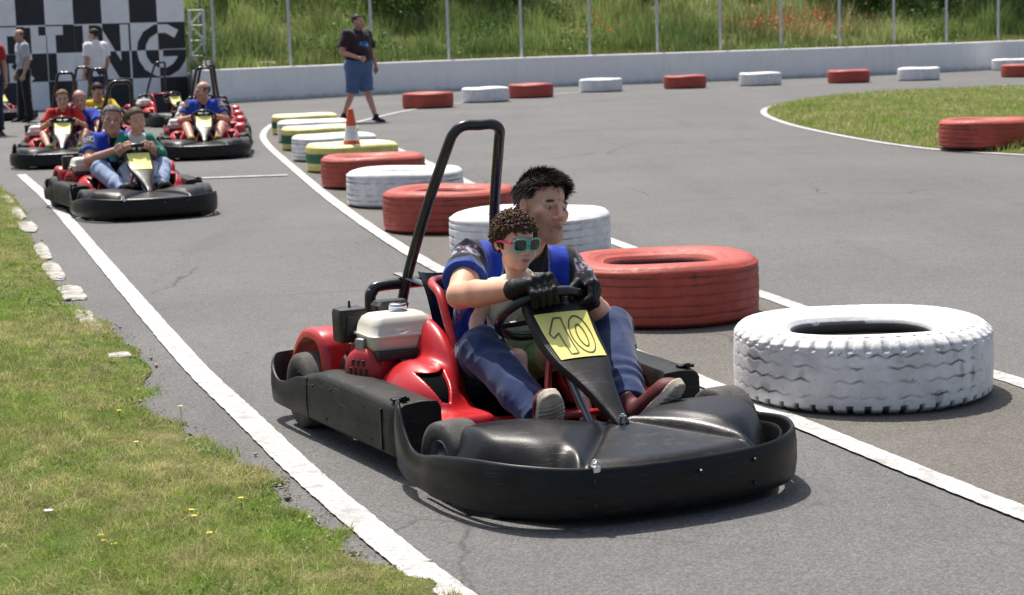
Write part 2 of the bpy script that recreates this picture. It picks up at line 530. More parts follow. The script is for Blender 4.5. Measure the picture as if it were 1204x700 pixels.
def grass_cols(P, n, dry):
    a = n2(P[:, 0], P[:, 1], 2.4, 1) * .55 + n2(P[:, 0], P[:, 1], 13.0, 2) * .55 + n2(P[:, 0], P[:, 1], 37.0, 3) * .3 + rng.normal(0, .4, n) - dry
    green = np.array([.235, .345, .050]); lush = np.array([.27, .43, .06]); tan = np.array([.60, .53, .26])
    f = 1 / (1 + np.exp(3.2 * a)); c = green[None] * (1 - f[:, None]) + tan[None] * f[:, None]
    l = np.clip(a - .5, 0, 1)[:, None]; c = c * (1 - l) + lush * l
    return c * (rng.uniform(.55, 1.3, n) * (1 + .22 * n2(P[:, 0], P[:, 1], 21.0, 5)))[:, None]
half_op = [p.lerp(q, .45) for p, q in zip(ep, op)]
def view_keep(P, far=.22):
    """dense where it shows largest, sparser away from the photo's view"""
    y = np.maximum(P[:, 1], 3.5); vis = P[:, 0] > -.285 * y - .12
    return rng.uniform(0, 1, len(P)) < np.where(vis, np.minimum(1, (6.2 / y) ** 1.7), far * np.minimum(1, (6.2 / y) ** 1.7))
P, t = scatter_poly(ep, half_op, 950000, 1.1)
k = view_keep(P) & (t > .004); P, t = P[k], t[k]
thin = n2(P[:, 0], P[:, 1], 5.0, 4) + n2(P[:, 0], P[:, 1], 15.0, 2) * .6 + t * 16
k = (thin > -.3) | (rng.uniform(0, 1, len(P)) < .35); P, t = P[k], t[k]; N = len(P)
z = verge_z(t * .45, P[:, 0], P[:, 1]) - .003
wy = np.clip(P[:, 1] / 6.0, .8, 2.6)
L = rng.uniform(.012, .036, N) * (1 + .45 * np.clip(n2(P[:, 0], P[:, 1], 3.2, 5), -1, 1.5) + .45 * n2(P[:, 0], P[:, 1], 17.0, 6)).clip(.4, 2.4)
blades('grass', np.column_stack([P, z]), L, rng.uniform(.0016, .0034, N) * wy, grass_cols(P, N, -.10), lean=1.5, label='mown patchy grass verge in front of the track edge', cat='grass')
print('grass blades', N)
# loose grit, dry crumbs and stray tufts along the ragged edge
n = 2600
i_ = rng.integers(0, len(ep) - 1, n); f_ = rng.uniform(0, 1, n)[:, None]
E_ = np.array([[p.x, p.y] for p in ep]); Q_ = E_[i_] * (1 - f_) + E_[i_ + 1] * f_
off_ = rng.normal(-.01, .045, n); cl_ = n2(Q_[:, 0], Q_[:, 1], 3.5, 3); k_ = (cl_ > -.2) | (rng.uniform(0, 1, n) < .3); Q_ = Q_[k_]; off_ = off_[k_]; n = len(Q_)
Q_ = Q_ + off_[:, None] * np.array([.9, .44]); sz = rng.uniform(.002, .0055, n) * (1 + (rng.uniform(0, 1, n) < .04) * 1.6)
oc = np.array([(1, 0, 0), (-1, 0, 0), (0, 1, 0), (0, -1, 0), (0, 0, .8), (0, 0, -.5)]); of = np.array([(0, 2, 4), (2, 1, 4), (1, 3, 4), (3, 0, 4), (2, 0, 5), (1, 2, 5), (3, 1, 5), (0, 3, 5)])
Vg = (oc[None] * rng.uniform(.6, 1.3, (n, 6, 1))) * sz[:, None, None] + np.column_stack([Q_, np.where(off_ > 0, .004, .010) + sz * .3])[:, None, :]
Fg = (np.arange(n) * 6)[:, None, None] + of[None]
M_grit = vcol_mat('grit', rough=.95, var=.2, scale=50)
tag(mk('gravel', Vg.reshape(-1, 3), Fg.reshape(-1, 3), M_grit, smooth=False, col=np.repeat(np.array([.36, .30, .21]) * rng.uniform(.5, 1.3, n)[:, None], 6, 0)), 'dry grit and crumbs along the edge of the mown verge', 'gravel', kind='stuff')
n = 9000
i_ = rng.integers(0, len(ep) - 1, n); f_ = rng.uniform(0, 1, n)[:, None]; Q_ = E_[i_] * (1 - f_) + E_[i_ + 1] * f_
k_ = n2(Q_[:, 0], Q_[:, 1], 6.0, 1) > .1; Q_ = Q_[k_]; n = len(Q_)
Q_ = Q_ + np.abs(rng.normal(0, .05, n))[:, None] * np.array([.9, .44]) * np.clip(n2(Q_[:, 0], Q_[:, 1], 4.0, 2) + .3, 0, 1.2)[:, None]
blades('edge_grass', np.column_stack([Q_, np.full(n, .0)]), rng.uniform(.02, .05, n), rng.uniform(.0018, .004, n), grass_cols(Q_, n, -.3), lean=1.3, label='ragged grass tufts creeping over the asphalt beside the verge', cat='grass')
P, t = scatter_poly(ic2, cen, 60000, 1.0); N = len(P)
z = .014 + .10 * np.minimum(1, t ** .62 * 4) - .02
blades('island_grass', np.column_stack([P, z]), rng.uniform(.04, .10, N), rng.uniform(.006, .014, N), grass_cols(P, N, -.12), lean=1.0, label='mown grass on the island inside the bend', cat='grass')

# ---- weeds, clover leaves and flowers in the verge
M_leaf = vcol_mat('leaf', rough=.55, var=.15, scale=12, spec=.3, transl=.3)
def leafcards(name, C, size, cols, parent=None, mat=None, up=.6):
    n = len(C); a = rng.normal(size=(n, 3)); a[:, 2] += up; a /= np.linalg.norm(a, axis=1)[:, None]
    b = np.cross(a, rng.normal(size=(n, 3))); b /= np.linalg.norm(b, axis=1)[:, None] + 1e-9; c = np.cross(a, b)
    s = size[:, None]
    V = np.stack([C - b * s, C - c * s * .45 + a * s * .12, C + b * s, C + c * s * .45 + a * s * .12], 1)
    Fc = (np.arange(n) * 4)[:, None] + np.arange(4)[None]
    return mk(name, V.reshape(-1, 3), Fc, mat or M_leaf, parent, False, col=np.repeat(cols, 4, 0))
P, t = scatter_poly(ep, half_op, 26000, 1.0)
k = n2(P[:, 0], P[:, 1], 4.0, 6) > .35; P = P[k]; t = t[k]; n = len(P)
zz = verge_z(t * .45, P[:, 0], P[:, 1]) + rng.uniform(.004, .03, n)
Pd, td = scatter_poly(ep, half_op, 30000, 1.1); kd = (n2(Pd[:, 0], Pd[:, 1], 4.5, 2) > -.3); Pd = Pd[kd]; td = td[kd]; nd = len(Pd)
o = blades('dry_grass', np.column_stack([Pd, verge_z(td * .45, Pd[:, 0], Pd[:, 1]) + rng.uniform(0, .010, nd)]), rng.uniform(.025, .06, nd), rng.uniform(.0014, .0030, nd), np.array([.50, .42, .20]) * rng.uniform(.5, 1.25, nd)[:, None], lean=2.6, label='dry straw lying among the green blades of the verge', cat='grass')
o = leafcards('clover_leaves', np.column_stack([P, zz]), rng.uniform(.004, .014, n), np.array([.12, .24, .04]) * rng.uniform(.7, 1.3, n)[:, None], up=1.6)
tag(o, 'broad green clover leaves scattered through the mown verge', 'clover', kind='stuff')
M_yel = plain('petal_yellow', (.75, .60, .03), .6, .1); M_whitepetal = plain('petal_white', (.8, .78, .72), .6, .05)
M_stem = plain('stem_green', (.08, .15, .03), .6, .1)
def flower(u, v, mat, label, cat, group=None, r=.011):
    p = gp(u, v, .06); m = MB()
    for k in range(11):
        a = k * 2 * math.pi / 11; d = Vector((math.cos(a), math.sin(a), .25)); n_ = Vector((-math.sin(a), math.cos(a), 0))
        m.add([Vector((0, 0, 0)), d * r * .6 + n_ * r * .22, d * r, d * r * .6 - n_ * r * .22], [(0, 1, 2, 3)])
    m.lathe([(0, .003), (r * .35, .002), (r * .3, -.002), (0, -.003)], 8)
    o = m.build('wildflower', mat, smooth=False, fix=False); o.location = p
    s_ = MB().tube([(0, 0, 0), (.002, 0, -.02), (0, .002, -.05)], .0012, 5); s_.build('stem', M_stem, o)
    return tag(o, label, cat, group)
for u, v in ((122, 636), (134, 640), (228, 607), (246, 627), (283, 586), (118, 630), (160, 520), (212, 478), (52, 500), (225, 600), (140, 483)):
    flower(u, v, M_yel, 'tiny yellow wildflower open in the mown verge', 'flower', 'yellow wildflowers in the verge')
flower(57, 601, M_whitepetal, 'single pale white flower in the verge left of the yellow ones', 'flower', r=.016)

# ---- broken white kerb stones along the verge
def rock(name, c, h, rz, mat, seed):
    rr = random.Random(seed)
    bm = bmesh.new(); bmesh.ops.create_cube(bm, size=2)
    bmesh.ops.subdivide_edges(bm, edges=bm.edges[:], cuts=4, use_grid_fill=True)
    for v in bm.verts:
        q = v.co.copy(); L4 = (abs(q.x) ** 4 + abs(q.y) ** 4 + abs(q.z) ** 4) ** .25; q = q / L4
        q *= 1 + .10 * math.sin(q.x * 4 + seed) * math.sin(q.y * 5 + seed * 2) + rr.uniform(-.05, .05)
        v.co = Vector((q.x * h[0], q.y * h[1], q.z * h[2] + h[2] * .6))
    me = bpy.data.meshes.new(name); bm.to_mesh(me); bm.free(); me.materials.append(mat)
    o = link(bpy.data.objects.new(name, me)); o.location = c; o.rotation_euler = (0, 0, rz); return o
t_ = NT('kerb_paint'); _f = t_.ramp(t_.noise(9, 7, .75), [(.34, 0.), (.56, 1.)])
t_.set(Base_Color=t_.mix(_f, (.62, .61, .58), (.24, .215, .18)), Roughness=.9); t_.bump(t_.noise(50, 4), .6, .01); M_kerb = t_.m
KS = [(8, 236, .10, .05), (20, 252, .16, .055), (33, 268, .17, .06), (50, 297, .13, .05), (62, 320, .15, .055), (84, 346, .17, .06), (103, 379, .15, .06), (139, 421, .07, .03)]
KL = ['small white kerb fragment furthest up the verge', 'flat white kerb stone beside the tallest grass, second from the far end', 'white kerb stone next to the far fragment pair, worn grey on top',
      'short white kerb stone in the middle gap of the broken row', 'white kerb stone half sunk in grass, fourth before the near end', 'long white kerb stone, third before the near end of the row',
      'bright white kerb stone closest to the bare dirt, end of the broken row', 'loose little white kerb chip lying alone near the track line']
kp = [gp(k_[0], k_[1]) for k_ in KS]
for i, (u, v, a, b) in enumerate(KS):
    q0, q1 = kp[max(i - 1, 0)], kp[min(i + 1, len(kp) - 1)]; dd = q1 - q0; f_ = .16 if i == 7 else .29 + .07 * math.sin(i * 2.1)
    L_ = (.075 if i == 7 else max(.10, (q1 - q0).length * f_ / (2 if 0 < i < 7 else 1) * 1.15))
    o = rock('kerb_stone', kp[i], (.048 + .01 * (i % 3), L_, .013), math.atan2(dd.y, dd.x) - R(90), M_kerb, i)
    tag(o, KL[i], 'kerb stone', 'broken white kerb stones along the verge')

# ---- barrier wall
def wall_mat():
    t = NT('wall_paint'); co = t.coord()
    c = t.ramp(t.noise(1.3, 6, .65, co), [(.3, (.84, .82, .79)), (.7, (.92, .90, .87))])
    st = t.ramp(t.noise(3, 5, .6, co, stretch=(2.5, 2.5, .35)), [(.55, 0.), (.8, .4)])
    c = t.mix(st, c, (.58, .58, .58))
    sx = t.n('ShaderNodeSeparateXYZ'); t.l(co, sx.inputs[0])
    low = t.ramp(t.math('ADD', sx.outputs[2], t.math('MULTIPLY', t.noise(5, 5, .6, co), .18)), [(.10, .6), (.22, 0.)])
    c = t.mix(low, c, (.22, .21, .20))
    t.set(Base_Color=c, Roughness=.85); t.bump(t.noise(14, 6, .7, co), .35, .01); return t.m
M_wall = wall_mat()
WB = [(228, 123.2), (258, 122), (430, 112.3), (530, 107.5), (660, 102), (850, 95.5), (1010, 89.5), (1110, 85), (1204, 80), (1400, 69)]
wp = [gp(u, v) for u, v in WB]
wc = catmull(wp, 8)
def wall_at(u):
    for (u0, v0), (u1, v1) in zip(WB[:-1], WB[1:]):
        if u0 <= u <= u1: return gp(u, v0 + (v1 - v0) * (u - u0) / (u1 - u0))
rings = []
for i, p in enumerate(wc):
    a = wc[max(i - 1, 0)]; b = wc[min(i + 1, len(wc) - 1)]; t = (b - a); t.z = 0; t.normalize(); nn = Vector((-t.y, t.x, 0))
    rings.append([p, p + Vector((0, 0, .78)), p + nn * .02 + Vector((0, 0, .80)), p + nn * .22 + Vector((0, 0, .80)), p + nn * .24 + Vector((0, 0, .78)), p + nn * .24])
m = MB().loft(rings)
tag(m.build('barrier_wall', M_wall, smooth=True, sharp=25), 'long low white painted wall behind the track', 'wall')

# ---- fence posts behind the wall
M_post = plain('galvanised', (.55, .56, .57), .45, .12, 12, metal=.3)
PU = [(252, 'grey'), (341.5, ''), (438, ''), (528.5, ''), (614.5, ''), (695, ''), (775, ''), (849.5, ''), (921, ''), (990, ''), (1054, ''), (1116, ''), (1177, '')]
PL = ['slim fence post at the left end, beside the white lattice mast', 'slim white fence post above the far yellow topped tyre', 'slim white fence post directly behind the walking man',
      'slim white fence post above the wall tyre gap, right of the walking man', 'slim white fence post above the red tyre that touches a white one', 'slim white fence post above the left edge of the lone white wall tyre',
      'slim white fence post just left of the second red wall tyre', 'slim white fence post between the red and white wall tyres, left of the poppies', 'slim white fence post standing in front of the thickest poppies',
      'slim white fence post right of the poppies above the third red wall tyre', 'slim white fence post above the white tyre right of the poppies', 'slim white fence post left of the dark tree trunks', 'slim white fence post in front of the dark tree trunks at the right']
for (u, _), lab in zip(PU, PL):
    p = wall_at(u) + Vector((.0, .35, 0))
    m = MB().cyl((0, 0, .3), (0, 0, 3.6), .036, seg=10); m.lathe([(.05, .70), (.05, .78), (.037, .8)], 10); m.lathe([(.037, 3.6), (.03, 3.63), (0, 3.64)], 10)
    o = m.build('fence_post', M_post); o.location = p
    tag(o, lab, 'fence post', 'fence posts behind the barrier wall')

# ---- bank of earth with tall vegetation
bank = []
prof = [(0.2, .74), (1.2, .78), (3, 1.0), (6, 1.7), (10, 2.9), (16, 4.6), (26, 7.5), (45, 11)]
bw = [wc[0] + Vector((-26, 6.5, 0)), wc[0] + Vector((-2.2, 6, 0)), wc[0] + Vector((-.5, 2, 0))] + wc + [wc[-1] + Vector((30, 4, 0))]
for p in bw: bank.append([Vector((p.x, p.y + d, z)) for d, z in prof])
M_bank = soil_mat('bank_soil', (.075, .10, .03))
tag(MB().grid(bank).build('bank', M_bank, fix=False), kind='structure')
BX = np.array([p.x for p in bw]); BY = np.array([p.y for p in bw])
PD = np.array([p[0] for p in prof]); PZ = np.array([p[1] for p in prof])
def bank_y(x): return np.interp(x, BX, BY)
def bank_z(d): return np.interp(d, PD, PZ)
def veg_cols(x, d, n):
    a = n2(x, d * 1.5, .45, 1) + rng.normal(0, .35, n)
    b = n2(x, d * 1.2, .22, 5) + rng.normal(0, .3, n) + .12 * (d - 6)
    g1 = np.array([.26, .32, .10]); g2 = np.array([.11, .17, .05]); tan = np.array([.55, .48, .27]); olive = np.array([.32, .33, .13])
    f = np.clip(.5 + .7 * a, 0, 1)[:, None]; c = g1 * f + g2 * (1 - f)
    q = np.clip(b - .15, 0, 1)[:, None]; c = c * (1 - q) + olive * q
    r = (np.clip(b - .55, 0, 1) * (rng.uniform(0, 1, n) < .75))[:, None]; c = c * (1 - r) + tan * r
    return c * (rng.uniform(.5, 1.7, n) * (1 + .35 * n2(x, d * 1.6, 1.1, 4)))[:, None]
N = 130000
d = .25 + 17 * rng.uniform(0, 1, N) ** 1.25
x = rng.uniform(-13, 19.5, N)
cl = n2(x, d * 2, 1.6, 3)
keep = rng.uniform(0, 1, N) < np.clip(.55 + .5 * cl, .12, 1); x, d, cl = x[keep], d[keep], cl[keep]; N = len(x)
Lh = rng.uniform(.3, .75, N) * (1 + .45 * np.clip(cl, -1, 1.4)) * np.where(d < 1.2, .45, 1.0) * (1 + .7 * np.clip(n2(x, d, .4, 2), 0, 1))
blades('tall_grass', np.column_stack([x, bank_y(x) + d, bank_z(d) - .03]), Lh, rng.uniform(.012, .032, N), veg_cols(x, d, N), lean=.55, seg=3, label='tall wild grass covering the bank behind the wall', cat='grass')
# low dry edge
N = 26000
d = rng.uniform(.22, 1.6, N); x = rng.uniform(-13, 19.5, N)
blades('short_grass', np.column_stack([x, bank_y(x) + d, bank_z(d) - .02]), rng.uniform(.08, .28, N), rng.uniform(.01, .025, N),
       (np.array([.17, .19, .05]) * rng.uniform(.6, 1.3, N)[:, None]), lean=1.0, label='short yellowing grass along the top of the wall', cat='grass')
# broad-leaf undergrowth
N = 36000
d = .6 + 14 * rng.uniform(0, 1, N) ** 1.2; x = rng.uniform(-13, 19.5, N); cl = n2(x, d * 1.4, .8, 7)
k = cl > .25; x, d, cl = x[k], d[k], cl[k]; N = len(x)
o = leafcards('undergrowth', np.column_stack([x, bank_y(x) + d, bank_z(d) + rng.uniform(.02, .9, N) * np.clip(cl, .2, 1.3)]), rng.uniform(.03, .08, N),
              np.array([.07, .15, .025]) * rng.uniform(.5, 1.5, N)[:, None])
tag(o, 'leafy green undergrowth mixed into the tall bank grass', 'undergrowth', kind='stuff')

def bush(u, d, r, hgt, col, label, nleaf=5200, group='bushes on the bank'):
    p = wall_at(u); x0 = p.x * (1 + d / p.y); y0 = float(bank_y(x0)) + d; z0 = float(bank_z(d))
    n = nleaf; q = rng.normal(size=(n, 3)); q /= np.linalg.norm(q, axis=1)[:, None]
    rad = rng.uniform(.35, 1, n) ** .5 * (1 + .28 * wav(q.astype(np.float32), 3.2, int(u) % 5))
    C = q * rad[:, None] * np.array([r, r * .9, hgt * .55]); C[:, 2] += hgt * .5; C[:, 2] = np.maximum(C[:, 2], .03)
    cc = np.array(col) * (rng.uniform(.55, 1.4, n) * (1 + .3 * wav(C.astype(np.float32), 4, 2)))[:, None]
    root = leafcards('bush', C, rng.uniform(.04, .085, n), np.clip(cc, .005, 1)); root.location = (x0, y0, z0)
    m = MB()
    for k in range(6):
        a = k * 1.05; m.tube([(0, 0, -.1), (math.cos(a) * r * .3, math.sin(a) * r * .3, hgt * .4), (math.cos(a) * r * .55, math.sin(a) * r * .55, hgt * .75)], .02, 5, 1, rad=(.03, .008))
    m.build('branch', M_bark, root)
    tag(root, label, 'bush', group)
M_bark = plain('bark', (.12, .095, .07), .9, .3, 6, bump=.5, bscale=30)
bush(283, 9, 1.3, 1.6, (.04, .085, .018), 'dark round bush high on the bank above the start of the wall')
bush(318, 10, 1.0, 1.3, (.05, .10, .02), 'dark bush right beside the darkest one, up the bank')
bush(262, 12, 1.2, 2.0, (.06, .12, .025), 'bush behind the lattice mast, above the first fence post')
bush(470, 7, 1.3, 1.5, (.085, .17, .025), 'bright green bush just right of the walking man')
bush(585, 8, 1.5, 1.6, (.07, .15, .022), 'broad green bush in the middle of the bank left of the tall reeds')
bush(735, 9, 1.3, 1.3, (.09, .17, .03), 'green bush on the bank left of the poppies')
bush(1085, 5, 1.5, 1.5, (.045, .10, .02), 'dark leafy bush left of the tree trunks')
bush(1000, 7, 1.4, 1.4, (.065, .13, .025), 'mid green bush above the poppies')

# poppies
N = 360
uu = np.concatenate([rng.normal(925, 26, 240), rng.normal(700, 14, 45), rng.normal(975, 18, 75)]); X = []; 
for u in uu:
    d = float(np.clip(rng.normal(2.6, 1.1), .8, 5)); p = wall_at(float(np.clip(u, 650, 1190))); x0 = p.x * (1 + d / p.y)
    X.append((x0, float(bank_y(np.array([x0]))[0]) + d - .35, float(bank_z(d)) + rng.uniform(.35, .80)))
o = leafcards('poppy_petals', np.array(X), rng.uniform(.035, .06, N), np.array([.75, .10, .04]) * rng.uniform(.75, 1.15, N)[:, None], up=1.0)
tag(o, 'red orange poppies flowering in the bank grass behind the wall', 'poppies', kind='stuff')

# trees at the top right
def tree(u, d, label, hgt=6.5, seed=1):
    rr = random.Random(seed); p = wall_at(u); x0 = p.x * (1 + d / p.y); y0 = float(bank_y(x0)) + d; z0 = float(bank_z(d))
    root = empty('tree', (x0, y0, z0 - .1)); m = MB(); tips = []
    m.tube([(0, 0, 0), (.05, 0, 1.2), (-.04, .05, 2.6), (.06, 0, hgt * .7)], .1, 9, 4, rad=(.16, .05))
    for k in range(9):
        a = rr.uniform(0, 6.28); z1 = rr.uniform(1.6, hgt * .65); L = rr.uniform(1.0, 2.2)
        e = Vector((math.cos(a) * L, math.sin(a) * L, z1 + rr.uniform(.5, 1.4))); tips.append(e)
        m.tube([(0, 0, z1), (e.x * .5, e.y * .5, z1 + .35), e], .04, 6, 3, rad=(.05, .012))
    m.build('trunk', M_bark, root)
    C = []
    for e in tips + [Vector((0, 0, hgt * .8)), Vector((.5, .3, hgt))]:
        q = rng.normal(size=(900, 3)); q /= np.linalg.norm(q, axis=1)[:, None]
        C.append(np.array(e) + q * (rng.uniform(.1, 1, 900) ** .5)[:, None] * np.array([1.0, 1.0, .7]) * rr.uniform(.7, 1.1))
    C = np.concatenate(C); n = len(C)
    leafcards('crown', C, rng.uniform(.05, .11, n), np.array([.05, .10, .02]) * rng.uniform(.5, 1.5, n)[:, None], root)
    tag(root, label, 'tree', 'trees above the bank')
tree(1169, 6.5, 'dark trunked tree behind the last fence post', seed=3)
tree(1186, 7.5, 'thicker dark tree at the top right edge of the bank', seed=5)
tree(1245, 9, 'tree leaning in from beyond the right end of the bank', seed=8)

# rubble on the wall top
M_rub = plain('rubble', (.42, .36, .27), .95, .25, 9, bump=.6, bscale=25)
p = wall_at(311); tag(rock('stone', p + Vector((0, .75, .78)), (.24, .14, .09), .3, M_rub, 21), 'beige stone lying in the grass behind the left part of the wall', 'stone')
p = wall_at(471); tag(rock('stone', p + Vector((0, .6, .78)), (.26, .12, .045), .1, M_rub, 22), 'flat pale stone behind the wall right of the walking man', 'stone')
# ================================================================= TYRES
M_tyre = None
def tyre_mat():
    t = NT('painted_tyre'); a = t.attr().outputs['Color']; co = t.coord()
    n = t.ramp(t.noise(11, 6, .65, co), [(.25, .72), (.75, 1.10)])
    c = t.mix(1.0, a, n, 'MULTIPLY')
    d = t.ramp(t.noise(19, 8, .78, co), [(.54, 0.), (.70, .55)])
    c = t.mix(d, c, t.mix(.65, c, (.16, .13, .11)))
    ch = t.math('MULTIPLY', t.ramp(t.noise(34, 6, .8, co), [(.615, 0.), (.64, .85)]), t.ramp(t.noise(5, 3, .5, co), [(.42, .0), (.58, 1.)]))
    c = t.mix(ch, c, (.03, .028, .026))
    t.set(Base_Color=c, Roughness=t.ramp(t.noise(20, 4), [(.3, .42), (.7, .68)]))
    t.bump(t.math('ADD', t.noise(60, 5, .7, co), t.math('MULTIPLY', t.noise(14, 3, .5, co), 1.5)), .35, .006)
    return t.m
M_tyre = tyre_mat()
def tyre_mesh(kind, seg, paint, seed, H=.29, Rr=.53):
    prof = []
    def arc(pts, k): return [(p.x, p.y) for p in catmull([(a, b, 0) for a, b in pts], k)]
    nt = 46 if seg > 200 else 22
    inner = arc([(.30, .10), (.262, .11), (.256, .135)], 3) if False else []
    low = arc([(.29, .045), (.285, .018), (.33, .004), (.42, .0), (.485, .004), (.520, .022)], 4)[:-1]
    tread = [(Rr + .004 * math.sin(math.pi * k / (nt - 1)), .028 + (H - .056) * k / (nt - 1)) for k in range(nt)]
    up = arc([(.520, H - .018), (.495, H - .001), (.44, H + .006), (.385, H + .002), (.345, H - .012), (.318, H - .022), (.304, H - .030), (.292, H - .048), (.292, H - .075), (.33, H - .095), (.47, H - .10)], 5)
    prof = low + tread + up
    n = len(prof); i0, i1 = len(low), len(low) + nt
    th = np.arange(seg) * 2 * np.pi / seg
    r = np.array([p[0] for p in prof]); z = np.array([p[1] for p in prof])
    RR = np.tile(r, (seg, 1)); ZZ = np.tile(z, (seg, 1)); dark = np.zeros((seg, n)); T = th[:, None] * np.ones((1, n))
    rs = np.random.default_rng(seed)
    def w3(f, s): return wav(np.stack([np.cos(T) * RR, np.sin(T) * RR, ZZ], -1).reshape(-1, 3).astype(np.float32), f, s).reshape(seg, n)
    wn = w3(9, seed % 6); wn2 = w3(34, (seed + 2) % 6)
    mask = np.zeros(n, bool); mask[i0:i1] = True
    if kind == 'lug':
        for zc, ph in ((.075, 0), (.135, .5), (.19, .2), (.235, .7)):
            tri = np.abs(((T * 42 / (2 * np.pi) + ph) % 1) - .5) * 2
            q = np.abs(ZZ - (zc + .012 * (tri - .5) + .003 * wn2))
            gv = np.exp(-(q / .0034) ** 2) * mask * np.clip(.65 + .6 * wn2, .15, 1)
            RR -= .0030 * gv; dark += np.clip(gv * 1.6, 0, 1) * np.clip(-.05 + 1.1 * w3(6, 1) + .45 * wn2, 0, .95)
        ph = (T * 46 / (2 * np.pi)) % 1
        for lo, hi in ((H - .040, H + .01), (-.01, .042)):
            nz = (np.abs(ph - .5) < .16) & (ZZ > lo) & (ZZ < hi) & (RR > .47)
            RR -= .020 * nz; dark += nz * (.8 if hi < .1 else np.clip(.12 + .35 * wn, 0, .6))
        dark += np.clip(wn2 * 1.2 - 1.0, 0, .35) * mask
    else:
        for zc in (.062, .108, .155, .205, .243):
            q = np.abs(ZZ - (zc + .0016 * np.sin(T * 9 + zc * 90)))
            gv = np.exp(-(q / .0040) ** 2) * mask
            RR -= .007 * gv; dark += gv * np.clip(.45 + .45 * wn + .25 * wn2, 0, .85)
        dark += np.clip(wn2 * .9 - .9, 0, .4) * mask
        if kind == 'smooth': dark *= .4
    # concentric sidewall rings
    for rc_, a in ((.47, .0022), (.40, .0030), (.36, .0025), (.315, .004)):
        ZZ[:, i1:] += a * np.exp(-((RR[:, i1:] - rc_) / .006) ** 2)
    RR *= 1 + .006 * np.sin(2 * T + seed) + .0022 * np.sin(5 * T + seed * 2)
    ZZ[:, i1:] += .005 * np.sin(3 * T[:, i1:] + seed)
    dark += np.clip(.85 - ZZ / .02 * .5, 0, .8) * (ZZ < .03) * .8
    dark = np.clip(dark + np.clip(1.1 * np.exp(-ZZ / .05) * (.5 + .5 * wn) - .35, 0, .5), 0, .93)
    C = np.zeros((seg, n, 3))
    if paint == 'yg':
        Y = np.array([.72, .66, .20]); G = np.array([.015, .13, .055]); top = np.array([.84, .82, .50])
        C[:] = Y; zz = ZZ + .004 * wn
        C[(zz > .095) & (zz < .20) & (RR > .48)] = G
        C[:, i1 + 4:] = top
    else: C[:] = paint
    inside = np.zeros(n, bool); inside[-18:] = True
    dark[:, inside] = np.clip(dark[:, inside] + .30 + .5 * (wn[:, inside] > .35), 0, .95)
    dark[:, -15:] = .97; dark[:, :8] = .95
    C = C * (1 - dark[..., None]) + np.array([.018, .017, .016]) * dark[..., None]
    V = np.stack([RR * np.cos(T), RR * np.sin(T), ZZ], -1).reshape(-1, 3)
    k = np.arange(seg); l = (k + 1) % seg; i = np.arange(n - 1)
    A = (k[:, None] * n + i[None]).ravel(); B = (l[:, None] * n + i[None]).ravel()
    Fq = np.stack([A, B, B + 1, A + 1], 1)
    return V, Fq, C.reshape(-1, 3)
WHT = (.80, .795, .785); RED = (.42, .060, .036)
_tm = {}
def tyre(u, v, kind, paint, label, group=None, seed=0, seg=96, rz=None, scale=1.0, pos=None, zs=1.0):
    key = (kind, str(paint), seg)
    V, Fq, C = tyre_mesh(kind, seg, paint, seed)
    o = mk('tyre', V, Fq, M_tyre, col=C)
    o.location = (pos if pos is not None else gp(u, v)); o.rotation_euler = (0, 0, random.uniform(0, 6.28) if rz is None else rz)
    o.scale = (scale, scale, scale * zs)
    return tag(o, label, 'tyre', group)
def at_w(u, v, w, D=1.075):
    """ground point from photograph pixel of the tyre's base centre"""
    return gp(u, v)
GR = 'painted tyres between the two white lines'
GW = 'painted tyres along the barrier wall'
TY = [(1014, 461, 'lug', WHT, 'white worn treaded tyre nearest the camera, beside the front kart', 512, .93, 1.03),
 (778, 372, 'rib', RED, 'large red ribbed tyre just behind the driver of the front kart', 384, .91, 1.14),
 (624, 302, 'rib', WHT, 'white tyre hidden partly behind the heads in the front kart', 256, .965, 1.05),
 (529, 269, 'rib', RED, 'red tyre seen through the roll hoop of the front kart', 256, .925, 1.12),
 (477, 240, 'rib', WHT, 'white tyre between two red ones, left of the roll hoop', 192, .94, 1.10),
 (439.5, 219, 'rib', RED, 'red tyre right in front of the traffic cone', 160, .94, 1.10),
 (415, 200.5, 'smooth', 'yg', 'yellow tyre with green band directly behind the traffic cone', 160, .95, 1.08),
 (394, 188, 'rib', WHT, 'white tyre between the two nearer green banded tyres', 128, .95, 1.08),
 (377, 175.5, 'smooth', 'yg', 'yellow tyre with green band in the middle of the far stack row', 128, .95, 1.08),
 (369, 166.5, 'rib', WHT, 'white tyre second from the far end of the row', 128, .95, 1.08),
 (359, 157.5, 'smooth', 'yg', 'pale yellow topped green tyre at the far end of the row', 128, .95, 1.08)]
for i, (u, v, k_, p_, lab, sg, sc, zs) in enumerate(TY):
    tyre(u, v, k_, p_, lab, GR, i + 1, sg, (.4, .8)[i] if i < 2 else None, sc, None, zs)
FAR = [(503.5, 127, RED, 'red tyre at the wall nearest the walking man'), (571, 120, WHT, 'white tyre wedged between two red ones at the wall'), (624, 115, RED, 'red tyre touching the white one at the wall'),
       (706.5, 108, WHT, 'white tyre alone between red wall tyres behind the bend entry'), (805.5, 104, RED, 'red tyre at the wall left of the poppies'), (894, 100.5, WHT, 'white tyre at the wall just below the poppies'),
       (998, 97.5, RED, 'red tyre at the wall right of the poppies'), (1080, 94.5, WHT, 'white tyre at the wall above the grass island'), (1188, 82.5, WHT, 'white tyre half hidden behind a red one at the far right of the wall'), (1202, 90.5, RED, 'red tyre cut by the right edge, in front of a white one')]
for i, (u, v, p, lab) in enumerate(FAR):
    tyre(u, v, 'smooth', p, lab, GW, 20 + i, 80, None, .96, None, 1.1)
